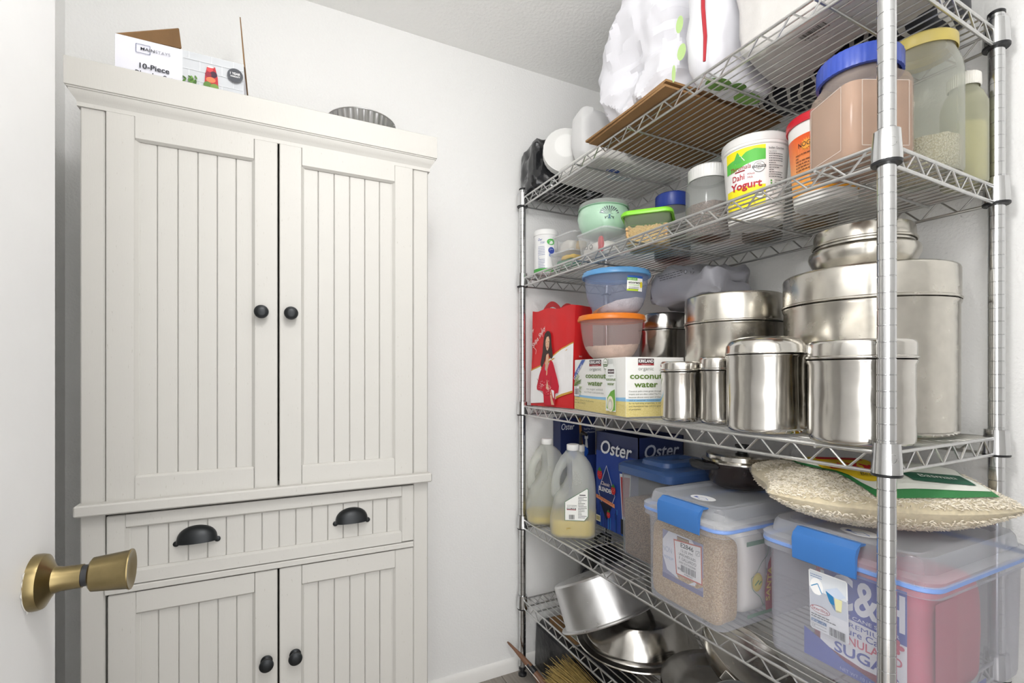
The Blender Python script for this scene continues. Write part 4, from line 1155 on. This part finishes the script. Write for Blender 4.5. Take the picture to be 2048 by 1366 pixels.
# blender carton
OB, a, b_ = osterbox('blender_box', 'open dark blue blender box with strawberry artwork behind the grain bin', 1.040, 1.235, 1.205, 1.432, Z4, .338, True)
D = Decal(pmap((-a, b_, 0), (0, -1, 0), (0, 0, 1)))
W_ = 2 * b_
D.rect('2b49a0', 0, .001, W_, .27)
rn = random.Random(12)
for k in range(34):
    x = rn.random() * W_ * .97; h_ = rn.uniform(.02, .09)
    D.rect(rn.choice(['1d3f8c', '3c8fd8', '245fb8', '14285c']), x, .002, x + .003, h_)
D.text('eef1f8', 'Oster', .117, .265, .046, w=.168, shear=.2, bold=.015)
D.poly('d8dcec', [(.018, .125), (.066, .225), (.114, .125), (.066, .035)]).poly('24356f', [(.0205, .125), (.066, .2205), (.1115, .125), (.066, .0395)])
D.poly('121a33', [(.028, .09), (.066, .032), (.10, .09)])
D.text('f0e0da', 'Classic', .060, .152, .012, w=.050, shear=.3, bold=.01).text('ffffff', 'BLENDER', .062, .130, .014, w=.080, bold=.02)
D.poly('e0906a', [(.006, .112), (.112, .098), (.112, .085), (.006, .099)]).text('5a2a1a', 'WITH BLENDER JAR', .06, .098, .0055, w=.088, rot=-.13)
for (u, v, r_) in ((.028, .186, .018), (.106, .145, .015), (.08, .055, .012)):
    D.ell('c22a34', u, v, r_ * .8, r_).poly('3f7d3a', [(u - r_ * .7, v + r_ * .8), (u, v + r_ * 1.5), (u + r_ * .7, v + r_ * .8), (u, v + r_ * .6)])
    for k in range(4): D.ell('e8c7a0', u + (k - 1.5) * r_ * .3, v + (k % 2) * r_ * .4 - r_ * .2, .0011, .0011, 6)
D.poly('d9dde6', [(.155, .06), (.142, .21), (.2, .215), (.19, .06)]).poly('b03a44', [(.158, .07), (.147, .2), (.195, .205), (.186, .07)]).rect('23262e', .148, .01, .2, .06)
D.rect('e6e2c4', .008, .018, .036, .040).rect('b9ad7a', .012, .022, .032, .036)
D.build('printed_front', OB)
D = Decal(pmap((-a, -b_, 0), (1, 0, 0), (0, 0, 1)))
D.text('c9cede', 'Oster', .10, .272, .042, w=.150, shear=.2, bold=.015)
D.build('printed_side', OB)

# ---- storage bins
P_BIN = clear('bin_plastic', 'd3d6de', .25, .25, 'f4f4f8', boost=.22)
P_LID = clear('bin_lid_plastic', 'd6d9e0', .30, .2, 'f0f2f6')
M_SEAL = mat('seal_blue', '7f9fdc', .35, var=.02)
M_LATCH = mat('latch_blue', '386fb2', .35, var=.02)
def bin_(name, label, x0, x1, y0, y1, z, h, latch, rz=0, tp=.008, lidh=.05):
    cx_, cy_ = (x0 + x1) / 2, (y0 + y1) / 2
    hx, hy = (x1 - x0) / 2, (y1 - y0) / 2
    t = thing(name, label, 'storage bin', (cx_, cy_, z), rz)
    hb = h - lidh
    MB().loft([rrect(hx - tp - .014, hy - tp - .014, .018, 0), rrect(hx - tp - .008, hy - tp - .008, .022, .004), rrect(hx - tp - .006, hy - tp - .006, .024, .014), rrect(hx - .010, hy - .010, .030, hb - .012), rrect(hx - .008, hy - .008, .03, hb - .008), rrect(hx - .001, hy - .001, .032, hb - .006), rrect(hx - .001, hy - .001, .032, hb + .004)], True, False).build('bin_body', P_BIN, t, 40)
    MB().loft([rrect(hx - .001, hy - .001, .032, hb + .004), rrect(hx + .0005, hy + .0005, .033, hb + .0055), rrect(hx + .0005, hy + .0005, .033, hb + .0115), rrect(hx - .002, hy - .002, .032, hb + .013)], False, False).build('seal_band', M_SEAL, t)
    lid = MB().loft([rrect(hx + .001, hy + .001, .034, hb + .012), rrect(hx + .001, hy + .001, .034, hb + .020), rrect(hx - .004, hy - .004, .032, hb + .024), rrect(hx - .012, hy - .012, .03, hb + .026), rrect(hx - .015, hy - .015, .03, h - .006), rrect(hx - .019, hy - .019, .028, h), rrect(hx - .036, hy - .036, .025, h), rrect(hx - .042, hy - .042, .02, h - .006)], False, True).build('lid', P_LID, t, 30)
    ya, yb = latch[0] - cy_, latch[1] - cy_
    pr_ = [(-hx + .018, h - .001), (-hx + .004, h + .001), (-hx - .010, h - .008), (-hx - .0135, h - .018), (-hx - .0115, hb - .005), (-hx - .0085, hb - .007), (-hx - .0085, hb + .0), (-hx - .006, h - .02), (-hx + .002, h - .004), (-hx + .018, h - .004)]
    lt = MB().prism(pr_, lambda u, v, q: (u, q, v), ya, yb).build('latch', M_LATCH, lid, 30, 'blue snap latch')
    D = Decal(lambda u, v, q: (-hx + .085 + v, u, h - .0058 + q), .0006)
    D.ell('f1f2f4', 0, 0, .032, .022).line('4d6fb8', [(-.02, -.006), (-.004, .004), (.012, -.008), (-.004, -.015), (-.02, -.006)], .0016).rect('3a57a8', .012, -.010, .020, .0)
    D.build('round_sticker', lid)
    return t, hx, hy, hb
B6, hx, hy, hb = bin_('storage_bin', 'clear bin with blue latch holding golden rice and a maroon lettered flour sack', .812, 1.215, .690, .940, Z4, .260, (.739, .861))
G_GOLD = grain('golden_grain', 'b18e5e', 'e6c998', 330, .003)
rice = blob((-.1465, .004, .096), (.031, .104, .092), 71, .004, .22, 56, 36, 10, flat=.006, ridge=False).build('rice_bag', G_GOLD, B6, 60)
D = Decal(pmap((-.1775, .1005, -.012), (0, -1, 0), (0, 0, 1)), .0015)
lil = mat('lilac_print', '8f8fae', .5)
D.poly(lil, [(.035, .185), (.035, .070), (.158, .070), (.158, .185)]).poly('e6e6ea', [(.035, .16), (.055, .185), (.125, .185), (.145, .165), (.150, .125), (.135, .085), (.1, .080), (.05, .092), (.037, .12)])
D.text('a7adc2', 'NON', .050, .134, .013, w=.03).text('8fa0c8', 'PREMIUM', .055, .118, .007, w=.03).rect('6b6790', .035, .07, .158, .082).rect('7a5a3a', .082, .172, .118, .182).text('e8c98a', 'KOHINOOR', .1, .1745, .005, w=.032)
D.build('bag_label', B6)
D = Decal(pmap((-.1775, .1005, -.012), (0, -1, 0), (0, 0, 1)), .003)
D.poly('c8502a', [(.072, .172), (.155, .180), (.157, .095), (.080, .093)]).poly('f4f2ee', [(.075, .169), (.152, .177), (.154, .098), (.083, .096)])
D.text('1c1c1c', 'E2846', .113, .160, .0098, w=.038, bold=.02).text('1c1c1c', '12:32 PM', .112, .1495, .0062, w=.034).text('1c1c1c', 'UNSCHEDULED', .114, .1405, .0056, w=.050, bold=.01).text('1c1c1c', 'F. GALLARDO', .115, .1305, .0070, w=.050).text('4a4a4a', '2000 0377002846', .114, .123, .0042, w=.050).bars(.096, .140, .105, .120, 5).text('1c1c1c', 'W+', .091, .106, .006, w=.012, bold=.02).text('1c1c1c', 'AMBIENT', .118, .0995, .0036, w=.026)
D.line('1c1c1c', [(.140, .166), (.150, .167), (.150, .157), (.140, .156), (.140, .166)], .0008).line('1c1c1c', [(.142, .158), (.148, .165)], .0008)
D.build('order_sticker', B6)
SB = thing('flour_sack', 'white flour sack with green bands and maroon lettered panel inside the rice bin', 'sack', (B6.location.x - .062, B6.location.y - .004, Z4 + .006))
blob((0, 0, .098), (.044, .098, .095), 77, .004, .35, 48, 30, 10, flat=0, ridge=False).build('sack_body', mat('sack_white', 'e8e4dc', .5, var=.02), SB, 50)
D = Decal(pmap((-.044, -.1, 0), (1, 0, 0), (0, 0, 1)), .003)
D.rect('3f7d56', .002, .166, .086, .176, 4).rect('3f7d56', .004, .010, .084, .018, 4).line('5f9a70', curve([(.016, .096), (.03, .10), (.05, .125), (.07, .14), (.072, .165)], 14), .0014).line('5f9a70', curve([(.016, .096), (.02, .07), (.045, .05), (.055, .03), (.066, .018)], 14), .0014)
D.ell('d9c23a', .036, .084, .0165, .02).ell('e6d860', .036, .084, .013, .016)
for k in range(5): D.ell('4c8a3a', .030 + .004 * k, .080 + .003 * (k % 3), .003, .0022, 8, .5)
D.poly('a53038', [(.062, .018), (.058, .06), (.070, .12), (.088, .15), (.088, .018)]).text('e8c840', 'SANTA', .079, .074, .013, w=.075, rot=PI / 2 - .12, bold=.02)
D.build('printed_front', SB)

B7, hx, hy, hb = bin_('storage_bin', 'biggest clear bin with blue latch holding a pink and blue sugar sack', .8700, 1.232, .362, .655, Z4, .262, (.463, .572))
SG = thing('sugar_sack', 'pink and blue granulated sugar sack inside the biggest clear bin', 'sack', (B7.location.x, B7.location.y - .03, Z4 + .006))
blob((-.045, .0, .099), (.105, .092, .098), 81, .004, .28, 48, 30, 10, flat=0, ridge=False).build('sack_body', mat('sack_pink', 'c4566c', .45, var=.05), SG, 50)
D = Decal(pmap((-.1535, .094, .010), (0, -1, 0), (0, 0, 1)), .0025)
D.poly('f0f0f2', [(.03, .04), (.03, .172), (.165, .172), (.165, .03), (.10, .028)]).poly('3f4da8', [(.0, .004), (.0, .055), (.03, .045), (.07, .026), (.12, .016), (.18, .014), (.18, .004)]).poly('3f4da8', [(.035, .185), (.035, .178), (.05, .105), (.165, .098), (.165, .185)])
D.text('f3f3f6', 'C&H', .105, .118, .058, w=.115, bold=.02).text('f3f3f6', 'PURE CANE SUGAR', .105, .105, .006, w=.1)
D.text('3f4da8', 'PREMIUM', .105, .090, .008, w=.07).text('3f4da8', 'Pure Cane', .105, .077, .011, w=.075, bold=.01).text('d2566e', 'GRANULATED', .100, .060, .014, w=.118, bold=.015).text('3f4da8', 'SUGAR', .105, .037, .018, w=.10, bold=.02).text('aab2dc', 'NET WT 10 LB (4.54 kg)', .105, .008, .0055, w=.08)
for k in range(5):
    a_ = 2 * PI * k / 5; D.ell('d2566e', .150 + .007 * math.cos(a_), .092 + .007 * math.sin(a_), .0055, .004, 10, a_)
D.build('printed_front', SG)
D = Decal(pmap((-.15, -.0925, 0), (1, 0, 0), (0, 0, 1)), .004)
D.poly('c24a68', [(.02, .18), (.09, .18), (.09, .02), (.02, .02)]).rect('3f4da8', .01, .004, .19, .020)
D.build('printed_side', SG)
sl = (.016 - .010 + .006) / (hb - .03)
D = Decal(lambda u, v, q: (-hx + .010 + (hb - .012 - v) * .056 - .0008 - q, .046 - u + .0, v), .0006)
D.poly('f4f5f6', [(.0, .082), (.003, .079), (.064, .079), (.067, .082), (.067, .186), (.064, .189), (.003, .189), (.0, .186)])
D.rect('dfe4ea', .002, .118, .065, .187).fine('6a88b8', .003, .024, .180, 2, .004, .0014, 51).ell('fafafa', .014, .160, .0115, .0155).line('3d8fc0', [(.004, .158), (.016, .166), (.023, .150)], .0016)
D.poly('2f7fb4', [(.030, .158), (.042, .163), (.046, .128), (.036, .142)]).poly('cdd8ea', [(.028, .160), (.050, .172), (.064, .160), (.05, .150)]).poly('e3dfae', [(.045, .152), (.058, .152), (.056, .130), (.047, .128)])
D.ell('b02a30', .019, .119, .0175, .0068).ell('f6f6f6', .019, .119, .0165, .0058).text('b02a30', 'Sterilite', .019, .1165, .0058, w=.029, bold=.01)
D.fine('3a3a3a', .003, .046, .107, 2, .0042, .0016, 53).rect('2a6aa0', .003, .0935, .030, .099).text('ffffff', '20 Qt. / 19 L', .0165, .0945, .0034, w=.024).fine('8a8a8a', .003, .030, .089, 3, .0028, .001, 55).bars(.035, .062, .081, .096, 9)
D.build('maker_label', B7)

# blue lidded grain bin
GBN = thing('grain_bin', 'tall frosted grain bin with navy blue lid between blender box and latched bin', 'storage bin', (1.058, 1.072, Z4))
hx, hy, hh = .122, .108, .262
MB().loft([rrect(hx - .012, hy - .012, .02, 0), rrect(hx - .006, hy - .006, .022, .006), rrect(hx - .003, hy - .003, .024, hh)], True, False).build('bin_body', clear('frosted_bin', 'bcbec2', .24, .35, 'e6e7ea'), GBN, 40)
lidm = mat('navy_lid', '34507f', .35, var=.03)
gl = MB().loft([rrect(hx, hy, .026, hh - .012), rrect(hx + .006, hy + .006, .028, hh - .012), rrect(hx + .006, hy + .006, .028, hh + .008), rrect(hx - .004, hy - .004, .026, hh + .016), rrect(hx - .03, hy - .03, .02, hh + .018)], False, True).build('lid', lidm, GBN, 30)
MB().loft([rrect(.085, .060, .03, hh + .0175), rrect(.082, .057, .03, hh + .030), rrect(.072, .047, .03, hh + .034), rrect(.060, .030, .028, hh + .034), rrect(.055, .025, .024, hh + .024)], False, True).build('lid_grip', lidm, gl, 30)
G_BR = grain('tan_grain', '86633e', 'cba67a', 300, .003)
MB().loft([rrect(hx - .015, hy - .015, .02, .003), rrect(hx - .010, hy - .010, .022, .01), rrect(hx - .009, hy - .009, .022, .165), rrect(hx - .04, hy - .04, .022, .175), rrect(.01, .01, .005, .178)]).build('grain', G_BR, GBN, 40)

# pressure pan on the latched bin
PP = thing('pressure_pan', 'black pan with loop handle and steel lid on the golden rice bin', 'pan', (1.065, .842, Z4 + .2605), R(160))
MB().lathe([(.04, 0), (.062, .001), (.078, .012), (.090, .038), (.093, .056), (.096, .060), (.096, .064), (.091, .064), (.088, .058)], 56, cap1=False).build('pan_body', mat('black_enamel', '241d1d', .22, var=.1, vscale=50), PP, 40)
pl_ = MB().lathe([(.0965, .0645), (.0965, .068), (.090, .070), (.086, .072), (.086, .082), (.080, .086), (.03, .089), (.001, .089)], 56, cap0=False).build('lid', M_STEEL, PP, 30)
MB().lathe([(.012, .089), (.012, .096), (.017, .100), (.017, .105), (.001, .107)], 24).build('lid_knob', M_BLKPL, pl_)
for sg in (1, -1):
    MB().tube([(sg * .085, -.035, .056), (sg * .118, -.030, .058), (sg * .128, 0, .059), (sg * .118, .030, .058), (sg * .085, .035, .056)], [.006, .009, .010, .009, .006], 10).build('handle', M_BLKPL, PP)

# rice bag on the biggest bin
RB = thing('rice_bag', 'clear bag of white rice with green yellow and red print on the biggest bin', 'bag', (1.058, .553, Z4 + .262), R(-43))
A_, B_, T_ = .196, .145, .062
def prf(u, v):
    e = max(0, (1 - abs(u) ** 2.6)) ** .55 * max(0, (1 - abs(v) ** 2.6)) ** .5
    return e
def bagz(u, v, top):
    e = prf(u, v); wv = .006 * noise.noise(Vector((u * 3, v * 3, 2.2)))
    mid = .052 + .012 * abs(u) ** 2 + .006 * v
    if top: return mid + e * (.046 + wv)
    return max(.0015, mid - e * .056)
def baxy(u, v):
    return (A_ * u * (1 + .03 * math.sin(v * 4)), B_ * v * (1 - .25 * abs(u) ** 3))
nn = 44; m = MB()
m.grid(nn, 30, lambda a, b_: (*baxy(2 * a - 1, 2 * b_ - 1), bagz(2 * a - 1, 2 * b_ - 1, True)))
m.grid(nn, 30, lambda a, b_: (*baxy(2 * a - 1, 2 * b_ - 1), bagz(2 * a - 1, 2 * b_ - 1, False)))
core = [(x * .985, y * .985, .05 + (z_ - .05) * .95 + (.001 if z_ < .01 else 0)) for x, y, z_ in m.v]
MB().add(core, m.f).build('rice_core', mat('bag_rice', 'cabd9f', .8, var=.15, vscale=160), RB, 60)
gr = MB(); rn = random.Random(2)
ov = [(1, 0, 0), (-1, 0, 0), (0, .3, 0), (0, -.3, 0), (0, 0, .3), (0, 0, -.3)]
of = [(0, 2, 4), (2, 1, 4), (1, 3, 4), (3, 0, 4), (2, 0, 5), (1, 2, 5), (3, 1, 5), (0, 3, 5)]
for k in range(13000):
    u = rn.uniform(-.97, .97); v = rn.uniform(-1, 1); top = rn.random() < .6
    v = math.copysign(abs(v) ** .6, v) * .985
    x, y = baxy(u, v); z_ = bagz(u, v, top)
    z_ = .05 + (z_ - .05) * .972
    if z_ < .005: continue
    q = Matrix.Rotation(rn.random() * 6.28, 3, 'Z') @ Matrix.Rotation(rn.uniform(-.6, .6), 3, 'Y')
    L = rn.uniform(.0036, .0052)
    gr.add([tuple(q @ Vector(p) * L + Vector((x * .990, y * .990, z_))) for p in ov], of)
o = gr.build('rice_grains', mat('rice_grain', 'ece3d1', .5, var=.10, vscale=200), RB, 60); o['kind'] = 'stuff'
m.build('bag_film', clear('bag_film', 'f2f2ee', .05, .08), RB, 60)
def bagmap(u, v, h):
    x, y = baxy(u, v); return (x, y, bagz(u, v, True) + .0012 + h * 1.5)
D = Decal(bagmap, .0010, .0003)
def patch(col, ua, ub, va, vb, n=18, cut=None):
    D.col(col); vs = []
    for i in range(n + 1):
        for j in range(n + 1):
            u = ua + (ub - ua) * i / n
            lo_ = va(u) if callable(va) else va; hi_ = vb(u) if callable(vb) else vb
            vs.append((u, lo_ + (hi_ - lo_) * j / n))
    D._put(vs, [(i * (n + 1) + j, (i + 1) * (n + 1) + j, (i + 1) * (n + 1) + j + 1, i * (n + 1) + j + 1) for i in range(n) for j in range(n)])
edge = lambda u: -.84 + 1.9 * max(0, -u - .15) + .10 * max(0, u + .15)
patch('2f7d43', -.62, .80, lambda u: edge(u) - .10, .9)
patch('e9ebe2', -.60, .79, lambda u: edge(u) + .02, .9)
patch('e4c31f', -.46, .12, lambda u: -.66 + 3.2 * (u + .12) ** 2, .86)
patch('c9232a', -.36, .06, lambda u: .30 + .5 * (u + .15) ** 2, .9)
patch('1f5a44', .22, .72, lambda u: -.62, lambda u: -.25)
D.text('c9232a', 'LAXMI', -.16, -.36, .30, w=.46, bold=.02).text('2a2a1a', 'Best', -.12, -.55, .09, w=.12, shear=.3).text('dfe9df', 'Basmati', .47, -.50, .10, w=.3)
D.build('printed_panel', RB)

# ================================================================== shelf 5
Z5 = .2895
def tilt_mat(loc, up, spin=0):
    up = Vector(up).normalized(); q = Vector((0, 0, 1)).rotation_difference(up)
    return Matrix.Translation(loc) @ q.to_matrix().to_4x4() @ Matrix.Rotation(spin, 4, 'Z')
BS = thing('steel_basin', 'wide stainless basin turned upside down with a flared rim', 'basin', (1.030, 1.205, Z5))
MB().lathe([(.188, .0005), (.190, .003), (.188, .006), (.172, .010), (.168, .014), (.160, .018), (.128, .084), (.122, .090), (.112, .092), (.001, .092)], 80, cap0=False).build('basin_shell', M_STEEL, BS, 30)
MB().lathe([(.186, .0012), (.158, .016), (.126, .080), (.001, .088)], 64, cap0=False).build('basin_inside', M_STEEL, BS, 40)
AP = thing('aluminium_pot', 'brushed aluminium pot upside down and tilted over the steel basin', 'pot', (0, 0, 0))
AP.matrix_world = tilt_mat((.945, 1.232, .368), (-.13, .44, .88))
MB().lathe([(.157, -.002), (.159, .001), (.157, .004), (.146, .006), (.143, .012), (.139, .128), (.135, .134), (.128, .136), (.001, .136)], 72, cap0=False).build('pot_shell', M_ALU, AP, 30)
MB().lathe([(.155, 0), (.142, .006), (.136, .126), (.001, .132)], 64, cap0=False).build('pot_inside', M_ALU, AP, 30)
me_pl = MB().lathe([(.001, 0), (.105, 0), (.118, .006), (.130, .020), (.142, .026), (.145, .0265), (.145, .029), (.141, .0285), (.128, .023), (.116, .009), (.104, .003), (.001, .003)], 64).mesh('steel_platter', M_STEEL, 30)
for k in range(4):
    o = bpy.data.objects.new('steel_platter', me_pl); COL.objects.link(o)
    o.location = (1.016 + .003 * k, .848 + .003 * k, Z5 + .0005 + k * .0066); o.scale = (1.1, 1.1, 1.25)
    tag(o, ['round steel platter at the bottom of the nested pile on the lowest shelf', 'second steel platter up in the nested pile on the lowest shelf', 'third steel platter up in the nested pile on the lowest shelf', 'topmost steel platter of the nested pile under the steel wok'][k], 'platter', 'nested steel platters on the lowest shelf')
WK = thing('steel_wok', 'deep steel wok with riveted handle plate leaning on the platters', 'wok', (0, 0, 0))
WK.matrix_world = tilt_mat((1.045, .800, .437), (.30, -.42, .85))
MB().lathe([(.001, -.080), (.05, -.075), (.09, -.055), (.118, -.022), (.128, .0), (.132, .0015), (.132, .003), (.127, .002), (.116, -.020), (.088, -.052), (.049, -.072), (.001, -.077)], 64).build('wok_shell', M_STEEL2, WK, 40)
hpz = MB().box(-.02, .02, -.132, -.1295, -.03, -.004, .001, xf=Matrix.Rotation(R(-70), 4, 'Z')).build('handle_plate', M_STEEL, WK)
KP = thing('electric_kettle_base', 'black kitchen appliance with cord at the back of the lowest shelf', 'appliance', (1.13, 1.515, Z5))
MB().lathe([(.070, 0), (.082, .004), (.088, .05), (.086, .11), (.074, .150), (.05, .176), (.02, .186), (.001, .188)], 48).build('appliance_body', mat('black_gloss', '1c1d20', .25), KP, 40)
MB().tube([(-.03, -.0, .182), (-.035, -.0, .214), (0, 0, .228), (.035, 0, .214), (.03, 0, .182)], .007, 8).build('carry_handle', M_BLKPL, KP)
MB().tube([(-.082, -.02, .12), (-.11, -.03, .115), (-.135, -.03, .085), (-.145, -.02, .03), (-.14, .0, .004), (-.10, .05, .004)], .0035, 8).build('cord', M_BLKPL, KP)
m_pap = mat('grey_paper', 'c5c6c6', .6, var=.03)
tag(blob((1.13, .595, Z5 + .062), (.075, .075, .06), 91, .018, .55, 50, 30, 12, flat=Z5).build('paper_sack', m_pap, None, 22), 'crumpled grey white paper sack at the near end of the lowest shelf', 'sack')
tag(blob((.997, .603, Z5 + .040), (.050, .045, .038), 92, .014, .5, 40, 24, 16, flat=Z5).build('yellow_paper', mat('yellow_paper', 'd9d08a', .6), None, 18), 'crumpled pale yellow paper beside the grey paper sack', 'paper')
pm_ = MB().lathe([(.001, 0), (.065, 0), (.080, .006), (.085, .012), (.085, .0135), (.079, .0075), (.064, .0015), (.001, .0015)], 48).mesh('grey_plate', mat('grey_plastic_plate', '9a9c9b', .4), 40)
for k in range(3):
    o = bpy.data.objects.new('grey_plate', pm_); COL.objects.link(o)
    o.matrix_world = tilt_mat((.905 - .008 * k, .735 - .012 * k, Z5 + .088), (-.55, -.8, .12))
    tag(o, ['grey plate standing on edge, touching the steel platters', 'grey plate standing on edge between two other grey plates', 'grey plate standing on edge, turned to the yellow paper'][k], 'plate', 'grey plates on edge on the lowest shelf')

# ================================================================== floor under the shelves
BG = thing('black_bin_carton', 'black plastic wrapped carton on the floor under the lowest shelf', 'box', (1.040, 1.508, 0))
MB().loft([rrect(.14, .135, .02, .0), rrect(.145, .14, .02, .01), rrect(.142, .137, .025, .165), rrect(.13, .125, .03, .176)]).build('wrapped_body', mat('black_wrap', '232427', .3, var=.1, bmp=(25, .004)), BG, 40)
o = MB().box(-.10, .10, -.09, .09, .1765, .196, .001).build('carton_top', M_CARD, BG)
D = Decal(lambda u, v, q: (-.08 + u, -.06 + v, .1962 + q))
D.rect('c9cdb9', -.018, -.028, .17, .052).text('2a2a2a', 'CROCK', .05, .0, .03, w=.12, bold=.02)
D.build('printed_top', BG)
BR = thing('straw_broom', 'straw broom lying under the lowest shelf with its bristles fanned out', 'broom', (0, 0, 0))
m = MB(); rn = random.Random(6)
base = Vector((.935, 1.07, .060))
for k in range(700):
    a = rn.uniform(-.24, .10); e = rn.uniform(.05, .75); L = rn.uniform(.27, .325)
    d0 = Vector((-.42, .91, 0)); d0 = Matrix.Rotation(a, 3, 'Z') @ d0
    p0 = base + Vector((rn.uniform(-.02, .02), 0, rn.uniform(-.012, .012)))
    p2 = p0 + d0 * L + Vector((0, 0, L * e * .55)); p1 = p0.lerp(p2, .5) + Vector((0, 0, .012))
    p2.z = max(.004, p2.z)
    m.tube([p0, p1, p2], [.0011, .0011, .0007], 3)
o = m.build('bristles', mat('straw', 'b29a5e', .7, var=.3, vscale=60), BR, 0); o['kind'] = 'stuff'
MB().tube([(.985, .60, .045), (.945, .97, .056), (.935, 1.09, .060)], [.012, .013, .024], 12).build('broom_handle', mat('bamboo', '8a6a3a', .5, var=.1), BR)
ST = thing('wooden_stick', 'tapered brown wooden stick with black band leaning by the shelf foot', 'stick', (0, 0, 0))
p0, p1 = Vector((.775, 1.628, .128)), Vector((.848, 1.47, .030))
dv = p1 - p0
MB().tube([p0 + dv * t_ + Vector((0, 0, .008 * math.sin(t_ * PI))) for t_ in (0, .06, .2, .4, .6, .8, 1.0, 1.25)], [.0025, .0045, .0055, .009, .012, .0125, .018, .021], 12).build('stick_shaft', mat('stick_wood', '7d5a44', .5, var=.12), ST, 50)
MB().tube([p0 + dv * t_ + Vector((0, 0, .006)) for t_ in (.56, .74)], [.0128, .0138], 12).build('black_band', M_BLKPL, ST)
MB().tube([p0 + dv * t_ + Vector((-.012, -.004, .008)) for t_ in (.55, .70, .80, .95)], .0018, 6).build('white_string', mat('string_white', 'dcdcd8', .6), ST)
